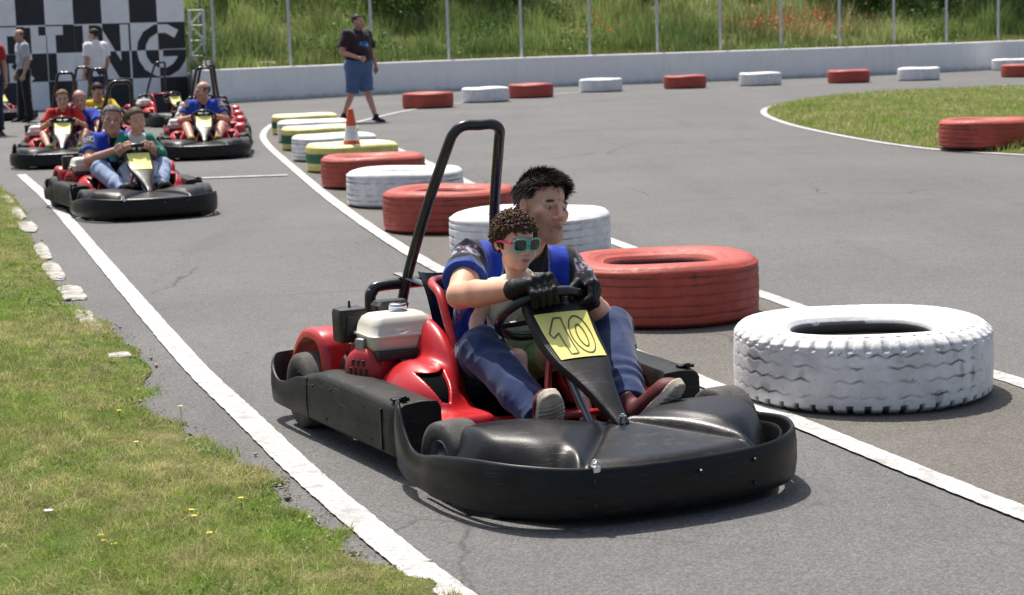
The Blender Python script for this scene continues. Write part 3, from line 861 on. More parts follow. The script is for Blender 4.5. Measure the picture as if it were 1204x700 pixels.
tyre(1157, 176, 'rib', RED, 'big red tyre lying on the grass island', None, 40, 160, None, .92, gp(1157, 176) + Vector((0, 0, .03)), 1.14)

# ================================================================= TRAFFIC CONE
M_or = plain('cone_orange', (.70, .10, .025), .5, .12, 10); M_cw = plain('cone_white', (.75, .75, .73), .5, .1, 10)
root = empty('traffic_cone', gp(415, 203)); root.scale = (1.02, 1.02, 1.04)
def fr(z): return .135 - (.135 - .028) * (z - .03) / .62
def band(name, z0, z1, m, cap=False):
    pr = [(fr(z0), z0), (fr(z1), z1)]
    if cap: pr += [(fr(z1) - .006, z1 + .006), (.012, z1 + .004), (.010, z1 - .03)]
    return MB().lathe(pr, 28).build(name, m, root)
b = MB().box((0, 0, .017), (.19, .19, .017), .01); b.build('base', M_or, root)
band('collar', .034, .17, M_cw); band('cone_body', .171, .33, M_or); band('cone_body', .481, .65, M_or, True); band('reflective_band', .331, .480, M_cw)
tag(root, 'orange and white striped traffic cone standing behind a red tyre', 'traffic cone')

# ================================================================= CHECKERED BUILDING
M_chw = plain('panel_white', (.88, .87, .85), .6, .1, 2.0, bump=.15, bscale=6); M_chb = plain('panel_black', (.018, .019, .024), .55, .2, 3.0)
RC = gp(222, 122); RC.z = 0
LCd = gp(-40, 133.5); dirx = Vector((LCd.x - RC.x, LCd.y - RC.y, 0)).normalized()
bld = empty('checkered_hut', RC); bld.rotation_euler = (0, 0, math.atan2(-dirx.y, -dirx.x))
# local x negative = to the left, front faces -y
CW, CHh = .655, .645; NC, NR = 11, 5
def clip(poly, x0, x1, z0, z1):
    def cut(P, f, isin):
        out = []
        for i in range(len(P)):
            a, b = P[i - 1], P[i]
            ia, ib = isin(a), isin(b)
            if ia != ib:
                t = f(a, b); out.append((a[0] + (b[0] - a[0]) * t, a[1] + (b[1] - a[1]) * t))
            if ib: out.append(b)
        return out
    P = list(poly)
    for ax, lim, sg in ((0, x0, 1), (0, x1, -1), (1, z0, 1), (1, z1, -1)):
        if not P: return []
        P = cut(P, lambda a, b: (lim - a[ax]) / (b[ax] - a[ax]), lambda p: (p[ax] - lim) * sg >= 0)
    return P
def is_black(c, r): return (c + r) % 2 == 0      # c counted from the right corner, r from the ground
m_ = MB().box((-NC * CW / 2, 1.505, NR * CHh / 2 + .0), (NC * CW / 2, 1.5, NR * CHh / 2), 0); m_.build('wall', M_chw, bld, smooth=False)
mb = MB()
for c in range(NC):
    for r in range(NR):
        if is_black(c, r):
            x1 = -c * CW; x0 = x1 - CW; z0 = r * CHh; z1 = z0 + CHh
            mb.add([(x0, .002, z0), (x1, .002, z0), (x1, .002, z1), (x0, .002, z1)], [(0, 1, 2, 3)])
mb.build('black_squares', M_chb, bld, smooth=False, fix=False)
# lettering: inverted colour where a letter crosses a square.  letters on rows 1-2
def quad(a, b, w):
    d = Vector((b[0] - a[0], b[1] - a[1])); n = Vector((-d.y, d.x)).normalized() * w / 2
    return [(a[0] + n.x, a[1] + n.y), (a[0] - n.x, a[1] - n.y), (b[0] - n.x, b[1] - n.y), (b[0] + n.x, b[1] + n.y)]
zb, zt = CHh * 1.02, CHh * 2.95; w = .20
def X(k): return -k * CW
letters = []
# G
gc = (X(.88), (zb + zt) / 2); rx, rz = .50, (zt - zb) / 2 - .1
arcp = [(gc[0] + rx * math.cos(R(a)), gc[1] + rz * math.sin(R(a))) for a in (48, 75, 105, 135, 160, 180, 200, 225, 255, 285, 310, 335, 352)]
for a, b in zip(arcp[:-1], arcp[1:]):
    ex = ((b[0] - a[0]) * .13, (b[1] - a[1]) * .13); letters.append(quad((a[0] - ex[0], a[1] - ex[1]), (b[0] + ex[0], b[1] + ex[1]), w))
letters.append(quad((gc[0] + rx + .1, gc[1] - .06), (gc[0] + .02, gc[1] - .06), w * .85))
# N
letters += [quad((X(2.22), zb), (X(2.22), zt), w), quad((X(3.32), zb), (X(3.32), zt), w), quad((X(3.25), zt - .06), (X(2.3), zb + .06), w * 1.2)]
# I
letters.append(quad((X(3.85), zb), (X(3.85), zt), w))
# T
letters += [quad((X(4.82), zb), (X(4.82), zt - .2), w), quad((X(5.25), zt - .1), (X(4.4), zt - .1), w)]
# R
letters += [quad((X(6.5), zb), (X(6.5), zt), w), quad((X(6.4), zt - .1), (X(5.75), zt - .1), w), quad((X(5.68), zt - .02), (X(5.68), zt - .75), w), quad((X(6.4), zt - .72), (X(5.75), zt - .72), w), quad((X(6.15), zt - .82), (X(5.6), zb), w)]
# A
letters += [quad((X(7.9), zb), (X(7.4), zt), w), quad((X(6.9), zb), (X(7.4), zt), w), quad((X(7.7), zb + .4), (X(7.1), zb + .4), w * .8)]
def letter(polys, k0):
    V, Fc, mi = [], [], []
    for li, poly in enumerate(polys):
        for c in range(NC):
            for r in range(NR):
                x1 = -c * CW; P = clip(poly, x1 - CW, x1, r * CHh, (r + 1) * CHh)
                if len(P) >= 3:
                    b = len(V); y = -.001 - .0012 * (li % 3) - .0004 * (k0 % 2); V += [(p[0], y, p[1]) for p in P]; Fc.append(tuple(range(b, b + len(P)))); mi.append(1 if is_black(c, r) else 0)
    mk('letter', V, Fc, [M_chb, M_chw], bld, False, midx=mi)
k = 0
for ci, n_ in enumerate((len(arcp), 3, 1, 2, 5, 3)):
    letter(letters[k:k + n_], ci); k += n_
MB().box((-NC * CW / 2, 1.5, NR * CHh + .05), (NC * CW / 2 + .1, 1.62, .05), .01).build('roof', M_post, bld, smooth=False)
tag(bld, 'hut wall painted in black and white checks with big lettering', 'hut')

# white lattice mast beside the hut
M_lat = plain('mast_white', (.52, .52, .50), .5, .1, 6)
p = gp(236, 121); mast = MB()
for sx in (-.17, .17):
    for sy in (-.12, .12): mast.cyl((sx, sy, 0), (sx, sy, 2.2), .022, seg=8)
for k in range(6):
    z0 = .05 + k * .36; sg = 1 if k % 2 else -1
    for sy in (-.12, .12): mast.cyl((-.17 * sg, sy, z0), (.17 * sg, sy, z0 + .34), .014, seg=6); mast.cyl((-.17, sy, z0 + .35), (.17, sy, z0 + .35), .014, seg=6)
o = mast.build('lattice_mast', M_lat); o.location = p
tag(o, 'white lattice mast standing at the right corner of the checkered hut', 'mast')
# thin dark posts next to the mast
M_dk = plain('post_dark', (.16, .15, .14), .6, .2)
for u, lab in ((238, 'thin grey pole rising behind the lattice mast'),):
    o = MB().cyl((0, 0, 0), (0, 0, 3.4), .03, seg=10).build('pole', M_dk); o.location = gp(u + 3, 119.5); tag(o, lab, 'pole')
# ================================================================= GO-KART
def worn_plastic(name, col, rough, scuff, spec):
    t = NT(name); co = t.coord()
    c = t.ramp(t.noise(5, 5, .6, co), [(.3, tuple(x * .75 for x in col)), (.7, tuple(x * 1.3 for x in col))])
    a = t.ramp(t.noise(9, 6, .7, co, stretch=(1, 1, 9), dist=.6), [(.60, 0.), (.70, 1.)])          # rubbed streaks along the rails
    b = t.ramp(t.noise(70, 3, .7, co, stretch=(.15, .15, 2.2)), [(.60, 0.), (.66, 1.)])             # fine scratches
    d = t.ramp(t.noise(3.5, 6, .65, co), [(.42, 0.), (.72, 1.)])                                    # dust patches
    m1 = t.math('MULTIPLY', t.math('MAXIMUM', t.math('MULTIPLY', a, .55), t.math('MULTIPLY', b, .6)), scuff)
    c = t.mix(t.math('MULTIPLY', d, scuff * .5), c, (.075, .070, .060)); c = t.mix(m1, c, (.13, .125, .115))
    r = t.math('ADD', t.math('MULTIPLY', t.math('MAXIMUM', a, d), .25), rough)
    t.set(Base_Color=c, Roughness=r); t.b.inputs['Specular IOR Level'].default_value = spec
    t.bump(t.math('ADD', t.noise(160, 3, .6, co), t.math('MULTIPLY', b, -.8)), .15, .003); return t.m
M_blk = worn_plastic('black_plastic', (.0060, .0062, .007), .30, .24, .28)
M_pod = worn_plastic('dusty_plastic', (.011, .0115, .0105), .45, .60, .25)
M_red = plain('red_plastic', (.52, .016, .022), .33, .12, 4, bump=.06, bscale=40, coat=.25, dust=.10, dustcol=(.35, .10, .09))
M_redp = plain('red_steel', (.46, .018, .018), .35, .12, 9, coat=.4)
M_tube = plain('black_steel', (.010, .010, .011), .28, .2, 10, coat=.3)
M_rub = plain('kart_rubber', (.060, .057, .053), .85, .3, 14, bump=.4, bscale=90, dust=.5, dustcol=(.15, .135, .115))
M_alu = plain('cast_alloy', (.36, .36, .36), .42, .15, 20, metal=.8)
M_chr = plain('chrome', (.75, .75, .75), .12, .05, 20, metal=1.0)
M_tank = plain('cream_plastic', (.66, .63, .54), .38, .05, 6, dust=.12, dustcol=(.45, .40, .30))
M_eng = plain('engine_black', (.015, .015, .015), .5, .3, 20, bump=.2)
M_void = plain('void_black', (.004, .004, .004), .9, .1, 8, spec=.05)
M_rdk = plain('engine_red', (.40, .016, .022), .38, .2, 12)
M_yel2 = plain('plate_yellow', (.82, .76, .20), .45, .05, 6)
M_seat = plain('seat_black', (.014, .014, .015), .38, .2, 8)
M_grey = plain('zinc_steel', (.30, .31, .32), .40, .15, 16, metal=.5)
M_ink = plain('digit_ink', (.06, .06, .045), .5, .1)

KO, KPHI = (0.0, 6.436), 25.0
def kart_rz(phi): return R(180 + phi)   # local +y is forward, +x the driver's right

kart = empty('go_kart', (KO[0], KO[1], 0), kart_rz(KPHI))

# ---- front bumper: wall swept round the nose, hollow with a second lip inside
bp_ = [(.600, .34, .275, .065), (.622, .40, .268, .06), (.634, .47, .205, .05), (.638, .54, .158, .043), (.638, .62, .152, .04), (.634, .74, .172, .038), (.600, .92, .192, .036), (.515, 1.07, .192, .036), (.37, 1.165, .184, .036), (.19, 1.205, .180, .036), (0, 1.215, .180, .036)]
bp = bp_
def mir(pts): return pts + [(-p[0],) + p[1:] for p in reversed(pts[:-1])]
BOFF = .028
def curve4(pts, sub):
    a = catmull([(p[0], p[1], 0) for p in pts], sub); b = catmull([(p[2], p[3], 0) for p in pts], sub)
    return [(q.x, q.y, r_.x, r_.y) for q, r_ in zip(a, b)]
def wall_sweep(mb, st, th, inset=0.0, drop=0.0, bulge=.006):
    rings = []
    for i, (x, y, zt, zb) in enumerate(st):
        a = st[max(i - 1, 0)]; b = st[min(i + 1, len(st) - 1)]
        t = Vector((b[0] - a[0], b[1] - a[1], 0)).normalized(); n = Vector((-t.y, t.x, 0))   # outward set below
        if n.dot(Vector((x, y - .35, 0))) < 0: n = -n
        zt2 = zt - drop; h = zt2 - zb; p = Vector((x, y, 0)) - n * inset
        def q(o, z): return tuple(p + n * o + Vector((0, 0, z)))
        rings.append([q(-th * .6, zb), q(-.004, zb), q(0, zb + .008), q(bulge, zb + h * .35), q(bulge, zb + h * .65), q(0, zt2 - .010), q(-.004, zt2 - .002), q(-th * .5, zt2), q(-th + .002, zt2 - .004), q(-th, zt2 - .012), q(-th, zb + .02)])
    mb.loft(rings)
m = MB(); bfull = [(p[0] * .925 + BOFF,) + p[1:] for p in mir(bp)]
for q_ in range(3): p_ = bfull[-1 - q_]; bfull[-1 - q_] = (p_[0], p_[1], min(p_[2], (.165, .165, .160)[q_]), p_[3])
st = curve4(bfull, 7); wall_sweep(m, st, .016)
st2 = [s for s in st if s[1] > .55]; wall_sweep(m, st2, .012, .036, .022, 0)
fb = m.build('front_bumper', M_blk, kart, sharp=50)
m = MB()
for x, y, a in ((.31, 1.184, .2), (-.22, 1.196, -.16), (-.02, 1.222, 0)):
    for z in ((.075, .145) if abs(x) > .1 else (.14,)):
        n = Vector((math.sin(a), math.cos(a), 0)); c = Vector((x, y, z)) + n * .004
        m.cyl(c, c + n * .006, .007, .005, 8)
m.build('bolt', M_eng, fb)

# ---- nose panel
def ss(a, b, x): t = min(1, max(0, (x - a) / (b - a))); return t * t * (3 - 2 * t)
NU, NV = 280, 70; rows = []
for i in range(NU + 1):
    u = -1 + 2 * i / NU; x = .540 * u; ax = abs(x) * .575 / .54; col = []
    yr = .70 - .125 * ss(.02, .33, ax) + .05 * ss(.42, .575, ax); yf = 1.185 - .055 * (ax / .3) ** 2 * .9 - .13 * ss(.36, .575, ax)
    for j in range(NV + 1):
        t = j / NV; y = yr + (yf - yr) * t
        zc = .212 - .03 * t
        g_ = ax - (.012 + .31 * max(0, (y - .72)) / .43)
        lobe = .146 + .090 * math.sin(math.pi * min(1, max(0, .20 + .78 * t))) ** .8 - .004 * ss(0, .3, -x)
        lobe -= .010 * math.cos(ax * 9)
        m_ = ss(.0, .13, g_); z = zc * (1 - m_) + lobe * m_
        z -= .015 * math.exp(-((g_ - .012) / .020) ** 2) * ss(0, .12, t)
        z += .006 * math.exp(-((g_ - .05) / .03) ** 2)
        z -= (.022 + .085 * m_) * ss(.60 + .28 * (1 - m_), 1.0, t) ** 1.6 + .07 * (1 - ss(0, .10, t)) ** 2 * (.2 + .8 * m_)
        z -= .11 * ss(.80, 1.0, abs(u)) ** 2
        col.append((x + .018 * ss(.1, .4, ax), y, z))
    rows.append(col)
m = MB().grid(rows); bnd = [rows[i][0] for i in range(NU + 1)] + [rows[NU][j] for j in range(1, NV + 1)] + [rows[i][NV] for i in range(NU - 1, -1, -1)] + [rows[0][j] for j in range(NV - 1, 0, -1)]
m.loft([[(p[0] * .97, .9 + (p[1] - .9) * .97, p[2] - .045) for p in bnd], bnd], cap=False)
npn = m.build('nose_panel', M_blk, kart, sharp=180)
MB().box((.302, 1.172, .178), (.012, .018, .010), .004).tube([(.296, 1.178, .185), (.300, 1.186, .202), (.310, 1.186, .206), (.316, 1.176, .188)], .0035, 6, 4).build('clip', M_chr, npn)

# ---- steering fairing with the number plate
sec = [(.296, .512, .090, .036), (.306, .540, .104, .036), (.326, .545, .112, .036), (.362, .512, .114, .034), (.44, .437, .112, .032), (.53, .378, .098, .032), (.60, .335, .070, .032), (.67, .292, .048, .030), (.735, .248, .033, .028), (.785, .217, .025, .022), (.80, .207, .021, .012)]
a_ = catmull([(s[0], s[1], 0) for s in sec], 6); b_ = catmull([(s[2], s[3], 0) for s in sec], 6)
FS = [(a.x, a.y, b.x, b.y) for a, b in zip(a_, b_)]
rings = []
for i, (y, z, w_, d_) in enumerate(FS):
    q0 = FS[max(i - 1, 0)]; q1 = FS[min(i + 1, len(FS) - 1)]; t = Vector((0, q1[0] - q0[0], q1[1] - q0[1])).normalized(); n = Vector((1, 0, 0)).cross(t)
    if n.y < 0: n = -n
    c = Vector((0, y, z)); rg = []
    for x, o in ((-1, -.9), (-1.0, -.35), (-.95, -.08), (-.80, .06), (-.4, .13), (0, .15), (.4, .13), (.80, .06), (.95, -.08), (1.0, -.35), (1, -.9), (.85, -.95), (.8, -.4), (0, -.25), (-.8, -.4), (-.85, -.95)):
        rg.append(tuple(c + Vector((x * w_, 0, 0)) + n * (o * d_)))
    rings.append(rg)
fair = MB().loft(rings).build('steering_fairing', M_blk, kart, sharp=40)
MB().cyl((0, .788, .205), (0, .789, .232), .013, .012, 12).cyl((0, .789, .232), (0, .79, .238), .006, .006, 6).build('bolt', M_chr, fair)
# number plate follows the fairing
def fsurf(s, x):
    """point on the fairing face; s 0..1 along FS, x in metres, slight lift"""
    k = s * (len(FS) - 1); i = min(int(k), len(FS) - 2); f = k - i
    y, z, w_, d_ = [FS[i][j] * (1 - f) + FS[i + 1][j] * f for j in range(4)]
    q0, q1 = FS[i], FS[i + 1]; t = Vector((0, q1[0] - q0[0], q1[1] - q0[1])).normalized(); n = Vector((1, 0, 0)).cross(t)
    if n.y < 0: n = -n
    r_ = abs(x) / w_; o = .15 - .09 * min(1, r_ / .8) ** 2 if r_ < .8 else .06 - (r_ - .8) * .93
    return Vector((0, y, z)) + Vector((x, 0, 0)) + n * (o * d_), n
s0, s1 = .315, .505
g2_ = []
for i in range(13):
    f = i / 12; s = s0 + (s1 - s0) * f; hw = .098 - .016 * f; row = []
    for j in range(13):
        x = hw - 2 * hw * j / 12; p, n = fsurf(s, x); row.append(p + n * .0035)
    g2_.append(row)
plate = MB().grid(g2_).build('number_plate', M_yel2, kart, fix=False)
def pl(u, v, lift=.0055):
    """plate coordinates u,v in 0..1 (u to the reader's right)"""
    s = s0 + (s1 - s0) * v; hw = .098 - .016 * v; p, n = fsurf(s, hw - 2 * hw * u); return p + n * lift
def outline(mb, pts, wd, closed=True):
    P = [Vector((p[0], p[1] * .78, 0)) for p in pts]; n = len(P); I, O = [], []
    for i in range(n):
        a, b, c = P[i - 1], P[i], P[(i + 1) % n]; t = (c - a).normalized(); nn = Vector((-t.y, t.x, 0)) * wd / 2
        I.append(b - nn); O.append(b + nn)
    V = [pl(q.x, q.y / .78) for q in I] + [pl(q.x, q.y / .78) for q in O]
    mb.add(V, [(i, (i + 1) % n, n + (i + 1) % n, n + i) for i in range(n)])
def dens(pts, k=6):
    o = []
    for i in range(len(pts)):
        a, b = pts[i], pts[(i + 1) % len(pts)]
        for j in range(k): o.append((a[0] + (b[0] - a[0]) * j / k, a[1] + (b[1] - a[1]) * j / k))
    return o
m = MB()
outline(m, dens([(.10, .40), (.30, .12), (.44, .12), (.44, .90), (.28, .90), (.28, .40), (.14, .50)]), .022)
outline(m, [(.70 + .205 * math.cos(a) * (1 - .0 * abs(math.sin(a))), .51 + .40 * math.sin(a)) for a in np.linspace(0, 2 * np.pi, 49)[:-1]], .022)
outline(m, [(.70 + .085 * math.cos(a), .51 + .24 * math.sin(a)) for a in np.linspace(0, 2 * np.pi, 41)[:-1]], .022)
digits = m.build('digits', M_ink, plate, smooth=False, fix=False)

# ---- steering wheel and column
SWC = Vector((0, .235, .485)); SWU = Vector((0, .80, .60)).normalized(); SWR = .152
def ring(a, rr=SWR): return SWC + Vector((1, 0, 0)) * rr * math.cos(a) + SWU * rr * math.sin(a)
m = MB().tube([ring(a) for a in np.linspace(0, 2 * np.pi, 49)[:-1]], .0165, 12, 1, True)
hubp = SWC + Vector((0, .6, -.8)).normalized() * .02
for a in (R(90), R(205), R(335)): m.tube([hubp, ring(a)], .011, 8)
m.cyl(hubp - Vector((0, .012, -.016)), hubp + Vector((0, .012, -.016)), .042, .042, 20)
m.build('steering_wheel', M_tube, kart)
MB().cyl(SWC, (0.0, .60, .14), .0115, seg=12).build('steering_column', M_grey, kart)

# ---- wheels
def wheel(x, y, r, w_, sx, steer=0):
    e = bpy.data.objects.new('wheel', None); link(e, kart); e.location = (x, y, r); e.rotation_euler = (0, 0, steer)
    Mr = Matrix.Rotation(R(90), 4, 'Y'); h = w_ / 2
    pr = catmull([(r * .52, -h * .80, 0), (r * .62, -h * .97, 0), (r * .78, -h * 1.0, 0), (r * .93, -h * .92, 0), (r * .99, -h * .72, 0), (r, 0, 0), (r * .99, h * .72, 0), (r * .93, h * .92, 0), (r * .78, h * 1.0, 0), (r * .62, h * .97, 0), (r * .52, h * .80, 0)], 4)
    MB().lathe([(p.x, p.y) for p in pr], 40, Mr).build('tyre', M_rub, e, sharp=60, fix=False)
    rm = [(r * .53, -h * .82), (r * .50, -h * .86), (r * .47, -h * .7), (r * .42, -h * .2), (r * .42, h * .2), (r * .47, h * .7), (r * .50, h * .86), (r * .53, h * .82)]
    m = MB().lathe(rm, 32, Mr)
    m.lathe([(.02, sx * h * .5), (r * .25, sx * h * .45), (r * .43, sx * h * .25)], 32, Mr); m.lathe([(0, sx * h * .95), (.02, sx * h * .93), (.026, sx * h * .5)], 16, Mr)
    for k in range(6):
        a = k * math.pi / 3; m.lathe([(0, sx * h * .62), (.006, sx * h * .6), (.006, sx * h * .4)], 6, Mr @ Matrix.Translation((math.cos(a) * r * .3, math.sin(a) * r * .3, 0)))
    m.build('rim', M_alu, e, sharp=40, fix=False)
for sx in (1, -1):
    wheel(sx * .488, .59, .120, .125, sx, R(6)); wheel(sx * .485, -.66, .140, .19, sx)

# ---- side pods and rear bumper
for sx in (1, -1):
    rings = []
    for k in range(24):
        f = k / 23; y = .315 - f * .86; xo = (.572 + .030 * f); zt = .232 + .006 * math.sin(f * 3); inn = .135 - .05 * ss(.7, 1, f)
        drop = .03 * ss(.8, 1.0, f); xf = xo - (.012 if k == 0 else 0)
        rg = [(xf - .01, .068), (xf, .078), (xf + .003, .15), (xf, zt - .008 - drop), (xf - .006, zt + .004 - drop), (xf - .02, zt + .014 - drop), (xf - inn * .6, zt + .020 - drop), (xf - inn, zt + .016 - drop), (xf - inn - .012, zt - .005 - drop), (xf - inn - .014, .12), (xf - inn, .075)]
        rings.append([(sx * a, y, b) for a, b in rg])
    m = MB().loft(rings)
    for yy, zz in ((.05, .20), (-.25, .21), (-.42, .20), (.1, .1), (-.3, .1)): m.cyl((sx * .585, yy, zz), (sx * (.606 - .03 * (yy + .545) / .86), yy, zz), .006, .005, 8)
    pod = m.build('side_pod', M_pod, kart, sharp=38)
    m = MB().box((sx * .535, .262, .256), (.030, .016, .006), .004).box((sx * .53, .285, .262), (.010, .006, .008), .003); m.build('latch', M_blk, pod)
    MB().box((sx * .5795, .20, .15), (.003, .006, .070), .002).build('seam_strip', M_blk, pod)
rb_ = [(.602, -.48, .220, .07), (.607, -.60, .205, .07), (.612, -.72, .172, .072), (.612, -.80, .168, .072), (.606, -.87, .20, .072), (.585, -.915, .238, .072), (.54, -.945, .245, .072), (.42, -.958, .245, .072), (.2, -.962, .245, .072), (0, -.963, .245, .072)]
m = MB(); st = curve4(mir(rb_), 6)
rings = []
for i, (x, y, zt, zb) in enumerate(st):
    a = st[max(i - 1, 0)]; b = st[min(i + 1, len(st) - 1)]; t = Vector((b[0] - a[0], b[1] - a[1], 0)).normalized(); n = Vector((-t.y, t.x, 0))
    if n.dot(Vector((x, y + .45, 0))) < 0: n = -n
    p = Vector((x, y, 0)); h = zt - zb
    q = lambda o_, z: tuple(p + n * o_ + Vector((0, 0, z)))
    rings.append([q(-.02, zb), q(-.004, zb), q(0, zb + .01), q(.004, zb + h * .5), q(0, zt - .01), q(-.004, zt - .001), q(-.010, zt), q(-.016, zt - .01), q(-.018, zb + .02)])
m.loft(rings).build('rear_bumper', M_pod, kart, sharp=50)

# ---- red side cowls
def cowl_fn(sx):
    def f(P):
        P = P * np.array([sx, 1, 1], dtype=np.float32)
        d = ell(P, (.238, -.24, .205), (.072, .28, .235))
        d = smin(d, ell(P, (.345, -.04, .17), (.12, .23, .15)), .05)
        d = smin(d, rbox(P, (.33, .06, .125), (.125, .245, .055), .03), .045)
        d = smin(d, rbox(P, (.30, -.36, .16), (.14, .22, .06), .03), .05)
        d = smax(d, -rbox(P, (.165, 0, .4), (.03, .6, .5), .0), .01)
        d = smax(d, half(P, (0, 0, .10), (0, 0, -1)), .01)
        # black triangular intake recess
        c = np.array([.335, .05, .262]); q = P - _v(c)
        tri = np.maximum(np.maximum(q[:, 2] - .030, (-q[:, 2] * .5 + np.abs(q[:, 0] + .0)) * .894 - .036), np.abs(q[:, 1]) - .13)
        return smax(d, -(np.maximum(tri, -(d + .022))), .006)
    return f
for sx in (1, -1):
    lo = (.12, -.62, .08) if sx > 0 else (-.50, -.62, .08); hi = (.50, .36, .48) if sx > 0 else (-.12, .36, .48)
    cw = sdf_obj('side_cowl', cowl_fn(sx), lo, hi, .0048, M_red, kart)
    base = cowl_fn(sx)
    def intake(P, sx=sx):
        Q = P * np.array([sx, 1, 1], dtype=np.float32); q = Q - _v((.335, .05, .262))
        tri = np.maximum(np.maximum(q[:, 2] - .0305, (-q[:, 2] * .5 + np.abs(q[:, 0])) * .894 - .0365), np.abs(q[:, 1]) - .13)
        d = ell(Q, (.238, -.24, .205), (.072, .28, .235)); d = smin(d, ell(Q, (.345, -.04, .17), (.12, .23, .15)), .05); d = smin(d, rbox(Q, (.33, .06, .125), (.125, .245, .055), .03), .045)
        return np.maximum(tri, np.maximum(d + .012, -(d + .03)))
    sdf_obj('intake', intake, tuple(np.array((.29, -.14, .19)) if sx > 0 else np.array((-.38, -.14, .19))), tuple(np.array((.38, .20, .30)) if sx > 0 else np.array((-.29, .20, .30))), .004, M_void, cw)
# rear fenders over the back wheels
for sx in (1, -1):
    path = catmull([(0, -.86, .22), (0, -.80, .30), (0, -.72, .352), (0, -.64, .366), (0, -.565, .355), (0, -.525, .315), (0, -.508, .255), (0, -.495, .205), (0, -.46, .193)], 5)
    rings = []
    for i, p in enumerate(path):
        f = i / (len(path) - 1); xo = .535 - .02 * f; xi = .415 + .05 * ss(.62, .78, f)
        a = path[max(i - 1, 0)]; b = path[min(i + 1, len(path) - 1)]; t = (b - a).normalized(); n = Vector((1, 0, 0)).cross(t)
        if n.z < -.2 or (abs(n.z) < .2 and n.y < 0): n = -n
        q = lambda x, o: tuple(Vector((sx * x, p.y, p.z)) + n * o)
        rings.append([q(xi, 0), q(xi + .01, .006), q(xo - .02, .006), q(xo - .006, .001), q(xo, -.012), q(xo + .001, -.03), q(xo - .004, -.03), q(xo - .006, -.014), q(xo - .022, -.002), q(xi, -.005)])
    MB().loft(rings).build('rear_fender', M_red, kart, sharp=50)
# rear deck behind the seat
rings = []
for k in range(15):
    x = -.33 + .66 * k / 14; c = .04 * (1 - (x / .33) ** 2)
    rings.append([(x, -.80, .20 + c), (x, -.72, .315 + c), (x, -.60, .345 + c), (x, -.50, .34 + c), (x, -.45, .30 + c * .5), (x, -.46, .27), (x, -.6, .31), (x, -.72, .28), (x, -.78, .19)])
MB().loft(rings).build('rear_deck', M_red, kart, sharp=50)

# ---- floor, chassis, seat
floor = MB().box((0, .10, .062), (.33, .62, .006), .004); floor.build('floor_tray', M_seat, kart)
m = MB()
for sx in (1, -1):
    m.tube([(sx * .33, -.85, .11), (sx * .33, -.3, .085), (sx * .30, .25, .085), (sx * .20, .50, .09), (sx * .19, .95, .09)], .016, 10, 5)
    m.tube([(sx * .15, .56, .10), (sx * .10, .46, .22), (sx * .035, .36, .35), (0, .355, .36)], .0125, 10, 5)
    m.tube([(sx * .46, .60, .13), (sx * .2, .60, .10), (0, .60, .09)], .014, 8, 3)
    m.tube([(sx * .12, .74, .10), (sx * .13, .78, .17), (sx * .12, .80, .20)], .010, 8, 4)
m.cyl((-.46, -.66, .14), (.46, -.66, .14), .017, seg=12)
for y in (-.45, .27, .9): m.cyl((-.31, y, .087), (.31, y, .087), .013, seg=10)
m.tube([(-.27, .30, .1), (-.20, .36, .15), (-.1, .38, .16), (.1, .38, .16), (.20, .36, .15), (.27, .30, .1)], .0125, 10, 5)
m.build('chassis_frame', M_redp, kart)
pf = catmull([(0, -.44, .56), (0, -.40, .46), (0, -.36, .32), (0, -.31, .19), (0, -.20, .125), (0, -.05, .115), (0, .08, .135), (0, .14, .15)], 5)
rows = []
for i, p in enumerate(pf):
    f = i / (len(pf) - 1); row = []; wd = .185 - .01 * f; wing = .13 * math.sin(math.pi * min(1, .12 + f)) * (1 - .3 * f)
    a = pf[max(i - 1, 0)]; b = pf[min(i + 1, len(pf) - 1)]; t = (b - a).normalized(); n = Vector((1, 0, 0)).cross(t); n = n if n.y > 0 or n.z > .3 else -n
    for j in range(17):
        q = -1 + 2 * j / 16; row.append(p + Vector((q * wd, 0, 0)) + n * wing * abs(q) ** 3.5)
    rows.append(row)
back = [[v - (Vector((0, .012, .0)) if i < 16 else Vector((0, 0, .012))) for v in r_] for i, r_ in enumerate(rows)]
MB().grid(rows).grid(back).build('seat', M_seat, kart)
sf = [(.0, -.415, .535), (.11, -.385, .545), (.175, -.30, .545), (.192, -.19, .520), (.194, -.125, .43), (.193, -.06, .31), (.193, -.025, .20), (.190, .06, .148), (.172, .17, .130), (.10, .21, .128)]
MB().tube(sf + [(-p[0],) + p[1:] for p in reversed(sf[1:])], .0155, 12, 6, True).build('seat_frame', M_redp, kart)

# ---- roll hoop, rear bar, brace
m = MB().tube([(.195, -.55, .30), (.190, -.55, .46), (.135, -.455, .76), (.078, -.345, 1.02), (.058, -.318, 1.078), (.025, -.305, 1.100), (-.030, -.303, 1.100), (-.085, -.305, 1.100), (-.118, -.318, 1.078), (-.126, -.345, 1.02), (-.150, -.455, .76), (-.190, -.55, .46), (-.195, -.55, .30)], .0195, 14, 6)
m.build('roll_hoop', M_tube, kart)
m = MB().tube([(.318, -.55, .22), (.318, -.55, .46), (.308, -.55, .498), (.275, -.55, .517), (.1, -.55, .520), (-.1, -.55, .520), (-.275, -.55, .517), (-.308, -.55, .498), (-.318, -.55, .46), (-.318, -.55, .22)], .021, 14, 6)
m.build('rear_bar', M_tube, kart)
m = MB()
for sx in (1, -1):
    a, b = Vector((sx * .20, -.58, .555)), Vector((sx * .10, -.36, .50)); d = (b - a); ang = math.atan2(d.y, d.x)
    m.box((a + b) / 2, (d.length / 2, .018, .004), .002, Matrix.Rotation(ang, 4, 'Z') @ Matrix.Rotation(-math.asin(d.z / d.length), 4, 'Y')); m.build('seat_brace', M_grey, kart); m = MB()

